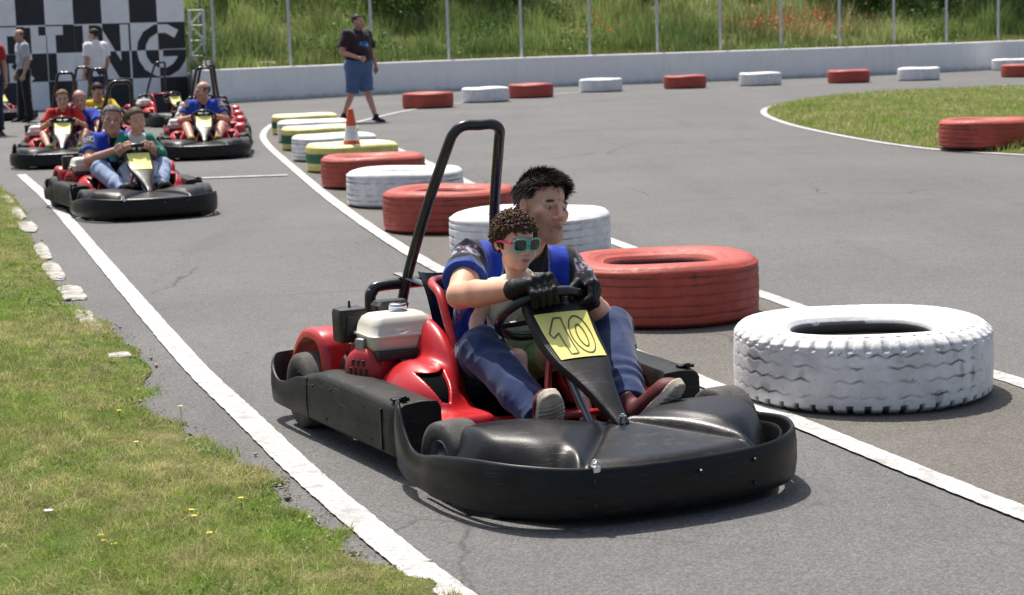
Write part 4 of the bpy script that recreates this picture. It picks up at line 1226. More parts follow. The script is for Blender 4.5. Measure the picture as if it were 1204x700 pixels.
# ---- engine
eng = MB().box((.385, -.29, .20), (.095, .10, .075), .02).box((.345, -.20, .325), (.10, .05, .016), .006).build('engine', M_eng, kart)
def loft_box(mb, lv, seg=6):
    """stack of rounded rectangles: (z, hx, hy, r, cx, cy)"""
    rings = []
    for z, hx, hy, r, cx, cy in lv:
        rg = []
        for qx, qy, a0 in ((1, 1, 0), (-1, 1, 90), (-1, -1, 180), (1, -1, 270)):
            for k in range(seg + 1):
                a = R(a0 + 90 * k / seg); rg.append((cx + qx * (hx - r) + r * math.cos(a), cy + qy * (hy - r) + r * math.sin(a), z))
        rings.append(rg)
    mb.loft(rings); return mb
TX, TY = .335, -.265
m = loft_box(MB(), [(.325, .085, .065, .03, TX, TY), (.332, .105, .082, .03, TX, TY), (.352, .118, .092, .03, TX, TY), (.384, .121, .095, .03, TX, TY), (.386, .129, .102, .032, TX, TY), (.393, .129, .102, .032, TX, TY), (.396, .122, .095, .03, TX, TY), (.425, .116, .089, .032, TX, TY), (.448, .106, .080, .035, TX, TY), (.458, .092, .066, .035, TX, TY), (.461, .07, .05, .03, TX, TY)])
m.build('fuel_tank', M_tank, eng, sharp=55)
m = MB().lathe([(0, .489), (.026, .489), (.030, .486), (.032, .480)] + [(.0335 - .0012 * (k % 2), .478 - k * .0028) for k in range(8)] + [(.031, .455)], 32, Matrix.Translation((TX - .02, TY - .02, 0)))
m.build('fuel_cap', M_chr, eng, sharp=30)
m = loft_box(MB(), [(.350, .048, .040, .01, .455, -.40), (.355, .052, .045, .012, .455, -.40), (.455, .054, .046, .012, .455, -.40), (.468, .050, .042, .014, .455, -.40), (.472, .04, .03, .012, .455, -.40)])
m.cyl((.455, -.40, .47), (.455, -.40, .495), .006, .004, 8).box((.455, -.352, .41), (.03, .006, .035), .005)
m.build('air_filter', M_eng, eng, sharp=45)
m = loft_box(MB(), [(.45, .06, .035, .02, .30, -.40), (.47, .065, .04, .02, .30, -.40), (.485, .055, .03, .02, .30, -.40)])
_m = m; _m.build('muffler_cover', M_eng, eng, sharp=45); m = MB().cyl((.35, -.43, .30), (.30, -.52, .28), .03, .03, 14); m.build('exhaust', M_eng, eng)
# recoil starter: domed red cover with slots, facing outward and forward
Ms = Matrix.Translation((.462, -.245, .265)) @ Matrix.Rotation(R(28), 4, 'Z') @ Matrix.Rotation(R(90), 4, 'Y')
Ms = Ms @ Matrix.Diagonal((1.12, 1.12, 1.1, 1))
m = MB().lathe([(.078, -.055), (.080, -.01), (.074, .012), (.060, .026), (.035, .032), (0, .034)], 36, Ms)
st_ = m.build('recoil_starter', M_rdk, eng, sharp=40)
m = MB()
for r_ in range(3):
    for k in range(3 if r_ != 1 else 4):
        x_, y_ = -.030 + .026 * r_, (k - 1 - (.5 if r_ == 1 else 0)) * .021; h_ = float(np.interp(math.hypot(x_, y_), [0, .035, .060, .074], [.034, .032, .026, .012]))
        m.box((x_, y_, h_), (.0100, .0050, .0022), .001, None)
V2 = [tuple(Ms @ Vector(v)) for v in m.V]; m.V = V2; m.build('slots', M_eng, eng, smooth=False)
m = MB().box((.41, -.25, .275), (.055, .075, .075), .03, Matrix.Rotation(R(28), 4, 'Z')); m.build('blower_housing', M_rdk, eng)
MB().box((.47, -.255, .345), (.012, .02, .035), .006, Matrix.Rotation(R(28), 4, 'Z')).build('mounting_plate', M_alu, eng); m = MB()
m.tube([(.32, -.19, .315), (.25, -.16, .335), (.215, -.14, .335), (.20, -.18, .33)], .010, 8, 4)
m.build('bracket', M_alu, eng)
# pedals
for sx in (1, -1): MB().tube([(sx * .16, .66, .09), (sx * .16, .69, .15), (sx * .16, .69, .185)], .008, 8, 3).tube([(sx * .11, .69, .185), (sx * .21, .69, .185)], .008, 8).build('pedal', M_tube, kart)
tag(kart, 'red and black kart number 10 nearest the camera', 'go-kart', 'rental go-karts on the track')

# ---- the other karts
def place_kart(u, v, phi, label, back=0.0, side=0.0):
    c = copy_tree(kart); ph = R(phi); f = Vector((math.sin(ph), -math.cos(ph), 0)); r_ = Vector((-math.cos(ph), -math.sin(ph), 0))
    p = gp(u, v) - f * (1.215 + back) + r_ * side; c.location = (p.x, p.y, 0); c.rotation_euler = (0, 0, kart_rz(phi))
    c['label'] = label
    for ch in list(c.children):
        for g_ in list(ch.children):
            if g_.name.startswith('digits'): bpy.data.objects.remove(g_)
    return c
K2 = place_kart(192, 259, 23, 'kart carrying a man in blue with the girl in the green top')
K3 = place_kart(72, 199, 10, 'kart with the boy in the red shirt, at the left of the queue')
K4 = place_kart(242, 189, 9, 'kart with the bald man in blue looking aside, first of the right row')
K5 = place_kart(242, 189, 9, 'empty kart right behind the bald man, first of those waiting', 2.4, -.05)
K6 = place_kart(242, 189, 9, 'empty kart second behind the bald man', 4.7, -.05)
K7 = place_kart(242, 189, 9, 'empty kart third behind the bald man, last in his row', 7.0, -.05)
K8 = place_kart(72, 199, 10, 'kart with the driver in the yellow shirt, behind the boy in red', 3.0, -.30)
K9 = place_kart(72, 199, 10, 'empty kart behind the yellow shirted driver, mostly hidden', 5.8, .05)
K10 = place_kart(228, 149, 31, 'kart standing askew in front of the hut, behind the right row')
K11 = place_kart(24, 142, 40, 'kart parked at the far left between the standing men')
# ================================================================= PEOPLE
M_skin = vcol_mat('skin', rough=.5, var=.05, scale=40, bump=.10, bscale=350, sss=.12, spec=.4)
M_cloth = vcol_mat('cloth', rough=.85, var=.10, scale=60, bump=.35, bscale=420, spec=.2, sheen=.2)
M_hair = vcol_mat('hair', rough=.62, var=.3, scale=90, spec=.22)
M_shoe = vcol_mat('shoe', rough=.6, var=.2, scale=50, bump=.3, bscale=200)
M_glove = plain('glove_leather', (.0065, .0065, .007), .55, .3, 40, bump=.35, bscale=160, spec=.3)
M_eye = vcol_mat('eyeball', rough=.12, var=.0, scale=5, spec=.6)
M_lens = plain('dark_lens', (.008, .009, .010), .06, .05, 5, spec=.9)
M_mint = plain('mint_frame', (.10, .55, .44), .3, .05, 20)
M_pink = plain('pink_temple', (.70, .02, .13), .3, .05, 20)

def nrm(v): v = np.asarray(v, float); return v / (np.linalg.norm(v) + 1e-12)

def head_fn(P, s=1.0, child=False, beard=False, bald=False):
    """P in head space (face +y, up z, own right +x), returns skin distance.  s scales an adult head"""
    Q = P / s
    A = np.abs(Q[:, :1]); Qa = np.concatenate([A, Q[:, 1:]], 1)
    if child:
        d = ell(Q, (0, -.012, .032), (.079, .094, .086))
        d = smin(d, ell(Q, (0, .030, -.045), (.060, .060, .064)), .035)
        d = smin(d, sph(Qa, (.040, .050, -.045), .030), .03)
        d = smin(d, sph(Q, (0, .070, -.094), .020), .03)
        d = smin(d, rc(Q, (0, .086, .0), (0, .101, -.027), .008, .0125), .014)
        d = smin(d, sph(Qa, (.012, .092, -.033), .008), .008)
        d = smin(d, rc(Q, (-.014, .086, -.060), (.014, .086, -.060), .0075, .0075), .010)
        d = smin(d, rc(Q, (-.012, .083, -.070), (.012, .083, -.070), .0085, .0085), .010)
    else:
        d = ell(Q, (0, -.018, .036), (.077, .097, .084))
        d = smin(d, ell(Q, (0, .028, -.048), (.059, .062, .078)), .03)
        d = smin(d, rc(Qa, (.056, .005, -.055), (.030, .062, -.105), .018, .018), .03)
        d = smin(d, sph(Q, (0, .078, -.112), .019), .028)
        d = smin(d, sph(Qa, (.046, .058, -.022), .022), .028)
        d = smin(d, rc(Qa, (.012, .0865, .020), (.046, .070, .018), .0105, .010), .012)
        d = smin(d, rc(Q, (0, .092, .012), (0, .119, -.030), .0080, .0120), .010)
        d = smin(d, sph(Q, (0, .117, -.033), .0118), .008)
        d = smin(d, sph(Qa, (.0145, .099, -.037), .0095), .008)
        d = smin(d, rc(Q, (-.018, .0905, -.064), (.018, .0905, -.064), .0062, .0062), .010)
        d = smin(d, rc(Q, (-.016, .0895, -.076), (.016, .0895, -.076), .0075, .0075), .010)
        d = smax(d, -rc(Q, (-.024, .102, -.0695), (.024, .102, -.0695), .0035, .0035), .006)
    d = smax(d, -sph(Qa, (.032, .100, .002), .0165), .016)       # eye sockets
    d = smin(d, rc(Qa, (.020, .0825, .0075), (.045, .0740, .0060), .0062, .0055), .006)    # lids
    d = smin(d, rc(Qa, (.022, .0790, -.0095), (.044, .072, -.0085), .0045, .004), .006)
    # ears
    e = ell(Qa, (.078, -.012, -.004), (.010, .019, .031), rotm(0, -14, 0)); e = smax(e, -ell(Qa, (.088, -.006, .0), (.008, .010, .017)), .006)
    d = smin(d, e, .012)
    return d * s
def eyes(root, hc, Rm, s, look=(0, 0), iris=(.09, .05, .03)):
    for sx in (1, -1):
        c = np.array([sx * .0325, .0715, .0]) * s
        m = MB(); V, Fc, Cc = [], [], []
        g0 = nrm([look[0] * .5, 1, look[1] * .5]); r = .0125 * s
        a = nrm(np.cross(g0, [0, 0, 1])); b = np.cross(a, g0); n1, n2_ = 14, 20
        for i in range(n1 + 1):
            t = math.pi * i / n1 * .6
            for j in range(n2_):
                f = 2 * math.pi * j / n2_
                V.append(c + r * (g0 * math.cos(t) + (a * math.cos(f) + b * math.sin(f)) * math.sin(t)))
                Cc.append((.01, .01, .01) if t < .22 else (iris if t < .5 else (.42, .38, .36)))
        for i in range(n1):
            for j in range(n2_): Fc.append((i * n2_ + j, i * n2_ + (j + 1) % n2_, (i + 1) * n2_ + (j + 1) % n2_, (i + 1) * n2_ + j))
        V = (Rm @ np.array(V).T).T + hc
        mk('eye', V, Fc, M_eye, root, col=np.array(Cc))

def strands(n, pts_fn):
    """ribbon strands; pts_fn(k) -> (list of points, width)"""
    V, Fc = [], []
    for k in range(n):
        r = pts_fn(k)
        if r is None: continue
        pts, w = r; b = len(V); sd = nrm(rng.normal(size=3)); m = len(pts)
        for i, p in enumerate(pts):
            ww = w * (1 - (i / (m - 1)) ** 2 * .85); V.append(p - sd * ww); V.append(p + sd * ww)
        for i in range(m - 1): Fc.append((b + 2 * i, b + 2 * i + 1, b + 2 * i + 3, b + 2 * i + 2))
    return V, Fc

def hair_obj(root, hc, Rm, s, style, col, h=.0045, child=False, grey=0.0):
    Ri = Rm.T
    def scalp(Q):
        if child: return ell(Q, (0, -.012, .032), (.079, .094, .086))
        return ell(Q, (0, -.018, .036), (.077, .097, .084))
    def region(Q):
        """<0 where hair grows"""
        x, y, z = np.abs(Q[:, 0]), Q[:, 1], Q[:, 2]
        if style == 'bald': return np.maximum(np.maximum(z - .055 - .0 * x, y - .025), -z - .045)
        line = np.where(y > -.01, .052 + .10 * (x / .08) ** 2 * 0 - np.clip((x - .055), 0, 1) * 1.1, -.07)
        front = y - (.062 - (z - .05) * -.10)
        side = (-.035 - z)                                  # lower limit at the sides
        fl = .074 if not child else .066
        reg = np.maximum(y - .072, np.where(y > .03, fl - z - np.clip(x - .052, 0, 1) * .9, -.075 - z))
        reg = np.maximum(reg, np.where((y <= .03) & (y > -.034), (.030 if not child else .012) - z, -9))
        return reg
    th = {'short': .0075, 'buzz': .006, 'bald': .005, 'curly': .009, 'tied': .010, 'crop': .012}[style]
    def f(P):
        Q = ((P - _v(hc)) @ Rm) / s
        d = scalp(Q) - th * (1 + (.5 if style == 'curly' else .12) * wav(Q.astype(np.float32), 38 if style == 'curly' else 55, 2))
        if style in ('short',): d += .003 * np.clip((.065 - Q[:, 2]) / .03, 0, 1)
        if style in ('short',): d -= .002 * np.clip((Q[:, 2] - .06) / .05, 0, 1)
        d = np.maximum(d, region(Q) * .8 + .004 * wav(Q.astype(np.float32), 90, 4))
        if style == 'tied': d = smin(d, ell(Q, (0, -.135, .055), (.032, .035, .032)), .02)
        return d * s
    def cf(V):
        n = wav(((V - _v(hc)) @ Rm).astype(np.float32), 120, 1)[:, None]
        c = np.array(col)[None] * (1 + .35 * n)
        if grey:
            Q = ((V - _v(hc)) @ Rm) / s; g = np.clip((np.abs(Q[:, 0]) - .058) / .02, 0, 1) * np.clip((.05 - Q[:, 2]) / .05, 0, 1) * grey
            c = c * (1 - g[:, None]) + np.array([.20, .19, .18]) * g[:, None] * (1 + .4 * n)
        return np.clip(c, .002, 1)
    ext = .17 * s
    o = sdf_obj('hair', f, np.array(hc) - ext, np.array(hc) + ext, h, M_hair, root, cf)
    return o, scalp, region

def hand_chains(w, k, palm, s=1.0, curl=.5, side=1):
    """relaxed hand: wrist w, direction k (towards fingers), palm normal; returns list of (pts, radii)"""
    k = nrm(k); palm = nrm(np.asarray(palm) - k * np.dot(palm, k)); t = np.cross(k, palm) * side
    out = []
    Ls = [.066, .074, .070, .056]; base = np.array(w)
    for i in range(4):
        o = (i - 1.5) * .0205 * s
        p0 = base + t * o * .6 + k * .02 * s; p1 = base + k * (.088 - .006 * abs(i - 1.2)) * s + t * o
        L = Ls[i] * s; d1 = nrm(k * math.cos(curl * .7) + palm * math.sin(curl * .7)); d2 = nrm(k * math.cos(curl * 1.7) + palm * math.sin(curl * 1.7)); d3 = nrm(k * math.cos(curl * 2.4) + palm * math.sin(curl * 2.4))
        p2 = p1 + d1 * L * .45; p3 = p2 + d2 * L * .32; p4 = p3 + d3 * L * .25
        out.append(([p0, p1, p2, p3, p4], [.014 * s, .0115 * s, .0095 * s, .0085 * s, .0075 * s]))
    q0 = base + k * .02 * s - t * .018 * s; q1 = base + k * .052 * s - t * .042 * s + palm * .012 * s; q2 = q1 + nrm(k * .9 - t * .35 + palm * .4) * .032 * s; q3 = q2 + nrm(k + palm * .3) * .024 * s
    out.append(([q0, q1, q2, q3], [.016 * s, .0125 * s, .0105 * s, .009 * s]))
    return out

def grip_chains(w, c, t, palm_up, s=1.0, side=1, thumb=True):
    """hand closed round a bar: wrist w, bar point c, bar direction t (towards the thumb)"""
    t = nrm(t); a = np.asarray(w, float) - np.asarray(c, float); a = nrm(a - t * np.dot(a, t)); u = np.asarray(palm_up, float); u = nrm(u - t * np.dot(u, t) - a * np.dot(u, a))
    out = []
    for i in range(4):
        o = t * (1.5 - i) * .0215 * s; cc = np.array(c) + o; wb = np.array(w) + o * .55
        k = [0, .004, .002, -.006][i] * s
        p1 = cc + a * (.012 * s) + u * (.043 * s + k); p2 = cc - a * (.032 * s + k) + u * .024 * s; p3 = cc - a * (.031 * s) - u * .016 * s; p4 = cc - a * .006 * s - u * .029 * s
        out.append(([wb, p1, p2, p3, p4], [.017 * s, .0135 * s, .0115 * s, .0105 * s, .0095 * s]))
    if thumb:
        q0 = np.array(w) + t * .018 * s - u * .004 * s; q1 = np.array(c) + t * .042 * s + a * .034 * s + u * .006 * s; q2 = np.array(c) + t * .058 * s + a * .012 * s - u * .026 * s; q3 = np.array(c) + t * .056 * s - a * .012 * s - u * .030 * s
        out.append(([q0, q1, q2, q3], [.018 * s, .0135 * s, .0115 * s, .010 * s]))
    return out
def chains_fn(P, chs, k=.006):
    d = None
    for pts, rad in chs:
        e = chain(P, pts, rad, .004); d = e if d is None else smin(d, e, k)
    return d
def palm_fn(P, chs, k=.016):
    d = None
    for pts, rad in chs[:4]:
        e = rc(P, pts[0], pts[1], rad[0], rad[1]); d = e if d is None else smin(d, e, k)
    return d

def figure(label, J, M, spec, h=.006, group=None):
    """J: joints in a local frame (own forward +y, own right +x); M: world matrix; spec: look"""
    s = spec.get('s', 1.0); fat = spec.get('fat', 0.0); g = lambda k: np.array(J[k], float)
    hc = g('head'); Rm = J.get('headR', rotm()); hs = spec.get('hs', 1.0); child = spec.get('child', False)
    shR, shL, hipR, hipL = g('shR'), g('shL'), g('hipR'), g('hipL')
    sh = (shR + shL) / 2; hip = (hipR + hipL) / 2; ax = nrm(shR - shL); hx = nrm(hipR - hipL); up = nrm(sh - hip); fw = nrm(np.cross(up, ax)); fw = fw if fw[1] > -.5 else -fw
    fw = np.cross(up, ax); neck = g('neck') if 'neck' in J else sh + up * .05 * s
    wst = hip * .55 + sh * .45 + np.array(J.get('waist', (0, 0, 0)))
    bw = np.linalg.norm(shR - shL) * .5
    def torso(P, g_=0.0):
        d = rc(P, hip + hx * .06 * s, hip - hx * .06 * s, (.115 + .5 * fat) * s + g_, (.115 + .5 * fat) * s + g_)
        d = smin(d, rc(P, wst + ax * (.045 * s + fat * .3), wst - ax * (.045 * s + fat * .3), (.098 + fat) * s + g_, (.098 + fat) * s + g_), .09 * s)
        ch = sh - up * .10 * s
        d = smin(d, rc(P, ch + ax * (bw * .52), ch - ax * (bw * .52), (.098 + fat * .4) * s + g_, (.098 + fat * .4) * s + g_), .09 * s)
        if fat > .02: d = smin(d, sph(P, wst + fw * fat * 1.2 - up * .04, .10 + fat + g_), .08)
        d = smin(d, rc(P, shR - ax * .02 * s, shL + ax * .02 * s, .055 * s + g_, .055 * s + g_), .05 * s)
        d = smin(d, rc(P, sh - up * .0 * s, neck, .075 * s + g_, .058 * s + g_), .05 * s)
        return d
    ak = spec.get('arm', 1.0)
    handR, handL = J.get('handR'), J.get('handL')       # chains
    def arm(P, sd, g0=0.0, g1=0.0, part='all'):
        a, e, w = g('sh' + sd), g('el' + sd), g('wr' + sd)
        d = rc(P, a, e, (.050 * s + fat * .3) * ak + g0, (.040 * s + fat * .15) * ak + g1)
        if part == 'all':
            m_ = e + (w - e) * .3
            d = smin(d, chain(P, [e, m_, w], [.038 * s * ak, .041 * s * ak, .028 * s * ak], .01), .018 * s)
        return d
    def leg(P, sd, g0=0.0, g1=0.0, lo=True):
        a, k, n = g('hip' + sd), g('knee' + sd), g('ank' + sd)
        d = rc(P, a, k, .084 * s + fat * .4 + g0, .056 * s + g0)
        if lo:
            m_ = k + (n - k) * .3 - nrm(np.cross(nrm(n - k), np.cross(nrm(n - k), nrm(k - a)))) * 0
            d = smin(d, chain(P, [k, m_, n], [.054 * s + g0, .055 * s + g0, .036 * s + g1], .01), .03 * s)
        return d
    hands = spec.get('hands', 'LR')
    def body(P):
        d = torso(P)
        hl = (P - _v(hc)) @ Rm
        nk0 = hc + Rm @ (np.array([0, -.022, -.075]) * hs); nr = (.040 if child else .052) * (hs if not child else hs * .95)
        d = smin(d, rc(P, neck - up * .03 * s, nk0, nr * 1.15 + fat * .1, nr), .025 * s)
        d = smin(d, head_fn(hl.astype(np.float32), hs, child), .016 * hs)
        for sd, hh in (('R', handR), ('L', handL)):
            d = smin(d, arm(P, sd), .03 * s)
            if hh is not None and sd in hands:
                d = smin(d, smin(palm_fn(P, hh), chains_fn(P, hh), .004), .012 * s)
        for sd in 'RL':
            d = smin(d, leg(P, sd), .03 * s)
            if 'toe' + sd in J and spec.get('barefoot'): d = smin(d, rc(P, g('ank' + sd), g('toe' + sd), .04 * s, .03 * s), .02)
        return d
    skin = np.array(spec.get('skin', (.50, .29, .20)))
    def bodycol(V):
        Q = ((V - _v(hc)) @ Rm) / hs; x = np.abs(Q[:, 0]); y, z = Q[:, 1], Q[:, 2]
        c = np.tile(skin, (len(V), 1)) * (1 + .06 * wav(V, 30, 2))[:, None] * (1 + np.array([.0, -.07, -.08])[None] * np.clip(wav(V, 48, 5), -1, 1)[:, None])
        inh = (np.linalg.norm(Q, axis=1) < .17)
        def bl(mask, colr, a):
            m_ = np.clip(mask, 0, 1)[:, None] * a * inh[:, None]; c[:] = c * (1 - m_) + np.array(colr) * m_
        zl = -.068 if not child else -.064
        bl(1.6 - ((x / .021) ** 2 + ((z - zl) / .0095) ** 2) - (y < .07) * 5, spec.get('lip', (.42, .15, .13)), .75)
        bl(1.2 - np.abs(z - zl + .001) / .0022 - np.clip(x - .020, 0, 1) * 200 - (y < .07) * 5, (.12, .04, .035), .7)
        bl((.9 - ((x - .034) / .020) ** 2 - ((z - .0235 + (x - .03) * .15) / .0068) ** 2) * 2.2 - (y < .05) * 5, spec.get('brow', (.04, .028, .02)), .96 if not child else .5)
        bl(1.1 - ((x - .050) / .026) ** 2 - ((z + .03) / .024) ** 2 - (y < .03) * 5, (.56, .22, .17), .22)
        bl(1.2 - ((x) / .016) ** 2 - ((z + .034) / .016) ** 2 - (y < .09) * 5, (.55, .22, .17), .25)
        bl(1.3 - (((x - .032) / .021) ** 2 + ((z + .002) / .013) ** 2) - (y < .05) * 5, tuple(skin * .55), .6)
        if spec.get('stubble'):
            bl(np.clip((-.035 - z + np.clip(x - .045, 0, 1) * .9) / .02, 0, 1) * (y > -.01) * (z > -.14) + 0 * x, (.20, .125, .09), spec['stubble'])
        bl((x > .072) * 1.0 * (np.abs(z) < .05), (.55, .21, .16), .35)
        if spec.get('bare_legs', True) is False: pass
        return np.clip(c, .01, 1)
    pts = np.array([g(k) for k in J if k not in ('headR', 'handR', 'handL', 'waist')]); lo, hi = pts.min(0) - .16, pts.max(0) + .16
    root = sdf_obj('person', body, lo, hi, h, M_skin, None, bodycol)
    root.matrix_world = M
    tag(root, label, 'person', group)
    # ---- shirt
    sc = spec.get('shirt')
    if sc:
        sf_ = sc.get('sleeve', .55); gap = sc.get('gap', .012); hem = hip - up * sc.get('hem', .04) * s; amp = sc.get('fold', .006)
        def slv(P, sd):
            a, e, w = g('sh' + sd), g('el' + sd), g('wr' + sd)
            if sf_ > 1:
                d = smin(rc(P, a, e, .052 * s + fat * .3 + gap, .042 * s + gap * .8), rc(P, e, w, .042 * s + gap * .8, .030 * s + gap * .6), .03)
                q = e + (w - e) * min(1, sf_ - 1); return smax(d, half(P, q, w - e), .004)
            d = rc(P, a, e, (.054 * s + fat * .3) * ak + gap, (.046 * s + fat * .2) * ak + gap * 1.5)
            if sf_ <= 0.01: return np.full(len(P), 9., dtype=np.float32)
            return smax(d, half(P, a + (e - a) * sf_, e - a), .004)
        def shirt(P):
            d = torso(P, gap)
            for sd in 'RL': d = smin(d, slv(P, sd), .035 * s)
            n1 = wav(P * np.array([1, 1, .45], dtype=np.float32), 26 / max(s, .6), 1); n2__ = wav(P, 52, 3)
            rg_ = np.clip(1 - np.abs(wav(P * np.array([1.2, 1, .7], dtype=np.float32), 19 / max(s, .6), 6)) * 1.6, 0, 1) ** 2
            d = d - amp * .7 * n1 - amp * .35 * n2__ - amp * .9 * rg_
            d = smax(d, half(P, hem, -up), .006)
            nk = neck + up * sc.get('neck', -.012) * s + fw * .02 * s
            d = smax(d, -rc(P, nk, nk + up * .3 + fw * .06 * s, (.056 if not child else .05) * max(s, .62), .12 * s), .005)
            if sf_ <= 0.01:
                for sd in 'RL': d = smax(d, -sph(P, g('sh' + sd) + ax * (.012 if sd == 'R' else -.012), .052 * s), .006)
            return d
        cfn = sc['col']
        def scol(V):
            r = (V - _v(hip)); b = bw + .05
            lx = (V - _v(sh)) @ ax.astype(np.float32) / b; lz = (V - _v(hip)) @ up.astype(np.float32) / np.linalg.norm(sh - hip); ly = (V - _v(sh)) @ fw.astype(np.float32)
            ta = {}
            for sd in 'RL':
                a, e = g('sh' + sd), g('el' + sd); ab = e - a; ta[sd] = ((V - _v(a)) @ ab.astype(np.float32)) / (ab @ ab)
            return cfn(V, lx, lz, ly, ta)
        b = mk('shirt', *nets(shirt, lo, hi, sc.get('h', h)), M_cloth, root); V = np.array([v.co for v in b.data.vertices], dtype=np.float32)
        a = b.data.color_attributes.new('Col', 'FLOAT_COLOR', 'POINT'); c = np.ones((len(V), 4), dtype=np.float32); c[:, :3] = scol(V); a.data.foreach_set('color', c.ravel())
    # ---- trousers / shorts
    tc = spec.get('trousers')
    if tc:
        gap = tc.get('gap', .012); amp = tc.get('fold', .007); cut = tc.get('cut', 1.0)
        def trs(P):
            d = rc(P, hip + hx * .06 * s, hip - hx * .06 * s, (.115 + fat * .5) * s + gap, (.115 + fat * .5) * s + gap)
            wb = hip + up * .07 * s
            d = smin(d, rc(P, wb + ax * .05 * s, wb - ax * .05 * s, (.098 + fat * .7) * s + gap, (.098 + fat * .7) * s + gap), .06)
            d = smax(d, half(P, hip + up * .10 * s, up), .006)
            for sd in 'RL':
                a, k, n = g('hip' + sd), g('knee' + sd), g('ank' + sd)
                l = rc(P, a, k, .088 * s + fat * .4 + gap, .060 * s + gap)
                if cut > .5: l = smin(l, rc(P, k, n, .060 * s + gap, .044 * s + gap * 1.5), .035 * s)
                if cut < 1: l = smax(l, half(P, a + (k - a) * cut * 1.0, k - a) if cut <= 1.0 and cut < .99 else l, .005)
                else: l = smax(l, half(P, k + (n - k) * tc.get('end', .95), n - k), .005)
                # cross folds gather at knee and ankle
                tk = ((P - _v(k)) @ nrm(n - k).astype(np.float32))
                l = l - amp * np.sin(tk * 60 / s + 3.6 * wav(P, 11, 4) + P[:, 0] * 28) * (np.exp(-((tk - .36 * s) / (.10 * s)) ** 2) + .7 * np.exp(-(tk / (.10 * s)) ** 2)) * .8
                d = smin(d, l, .03 * s)
            rg_ = np.clip(1 - np.abs(wav(P * np.array([1.3, .8, 1.1], dtype=np.float32), 17, 5)) * 1.6, 0, 1) ** 2; rg2 = np.clip(1 - np.abs(wav(P, 34, 1)) * 1.8, 0, 1) ** 2
            d = d - amp * .5 * wav(P, 16, 5) - amp * .75 * rg_ - amp * .25 * rg2
            return d
        tcol = np.array(tc['col'])
        def tcf(V):
            n = wav(V, 40, 3)[:, None] * .08 + wav(V, 9, 1)[:, None] * .10
            return np.clip(tcol * (1 + n), .003, 1)
        sdf_obj('trousers' if cut >= .99 else 'shorts', trs, lo, hi, tc.get('h', h), M_cloth, root, tcf)
    # ---- shoes
    shc = spec.get('shoes')
    if shc:
        for sd in 'RL':
            an, to = g('ank' + sd), g('toe' + sd); f = nrm(to - an); upv_ = J.get('footup' + sd); upv_ = np.array([0, 0, 1.]) if upv_ is None else np.array(upv_, float); upv_ = nrm(upv_ - f * np.dot(upv_, f)); lt = np.cross(f, upv_)
            fs = spec.get('fs', s); heel = an - f * .055 * fs - upv_ * .055 * fs; L = .275 * fs
            def loc(P): q = P - _v(heel); return np.stack([q @ lt.astype(np.float32), q @ f.astype(np.float32), q @ upv_.astype(np.float32)], 1) / fs
            def shoe(P):
                q = loc(P)
                d = rc(q, (0, .045, .035), (0, .215, .028), .038, .040)
                d = smin(d, ell(q, (.004 if sd == 'R' else -.004, .21, .022), (.046, .065, .034)), .02)
                d = smin(d, rc(q, (0, .055, .04), (0, .058, .105), .036, .042), .03)
                d = smax(d, half(q, (0, 0, .012), (0, 0, -1)), .004); d = smax(d, half(q, (0, .05, .108), (0, -.1, 1)), .004)
                return d * fs
            def sole(P):
                q = loc(P); y = q[:, 1]
                w_ = .030 + .014 * np.exp(-((y - .195) / .075) ** 2) + .005 * np.exp(-((y - .04) / .05) ** 2)
                d2 = np.maximum(np.abs(q[:, 0]) - w_, np.abs(y - .135) - .142)
                d2 = smax(np.abs(q[:, 0]) - w_ - .002, np.sqrt((q[:, 0] * .9) ** 2 + (y - .135) ** 2) - .150, .04)
                d = np.maximum(d2, np.abs(q[:, 2] - .002 - .012 * np.clip((y - .2) / .07, 0, 1) ** 2) - .015)
                tread = .003 * (np.sin(y * 330 + 1.5 * np.cos(q[:, 0] * 90)) > .3) * (q[:, 2] < -.006)
                return (d + tread) * fs
            c0 = (heel + f * .13 * fs)
            up_ = sdf_obj('shoe', shoe, c0 - .22 * fs, c0 + .22 * fs, min(h, .007), M_shoe, root, lambda V: np.tile(np.array(shc['col']), (len(V), 1)) * (1 + .2 * wav(V, 50, 1))[:, None])
            sdf_obj('sole', sole, c0 - .22 * fs, c0 + .22 * fs, min(h, .005), M_shoe, up_, lambda V: np.tile(np.array(shc.get('sole', (.6, .58, .54))), (len(V), 1)) * (1 + .12 * wav(V, 60, 2))[:, None])
    # ---- hair and eyes
    hr = spec.get('hair')
    if hr: hair_obj(root, hc, Rm, hs, hr[0], hr[1], h=min(h, .006) if h > .005 else h, child=child, grey=hr[2] if len(hr) > 2 else 0)
    if spec.get('eyes', True): eyes(root, hc, Rm, hs, spec.get('look', (0, 0)), spec.get('iris', (.09, .05, .03)))
    return root

def solid(c, var=.06):
    c = np.array(c)
    return lambda V, lx, lz, ly, ta: np.clip(c * (1 + var * wav(V, 22, 2))[:, None], .003, 1)
def kmat(k): return k.matrix_basis.copy() if hasattr(k, 'matrix_basis') else k
KM = Matrix.Translation((KO[0], KO[1], 0)) @ Matrix.Rotation(kart_rz(KPHI), 4, 'Z')

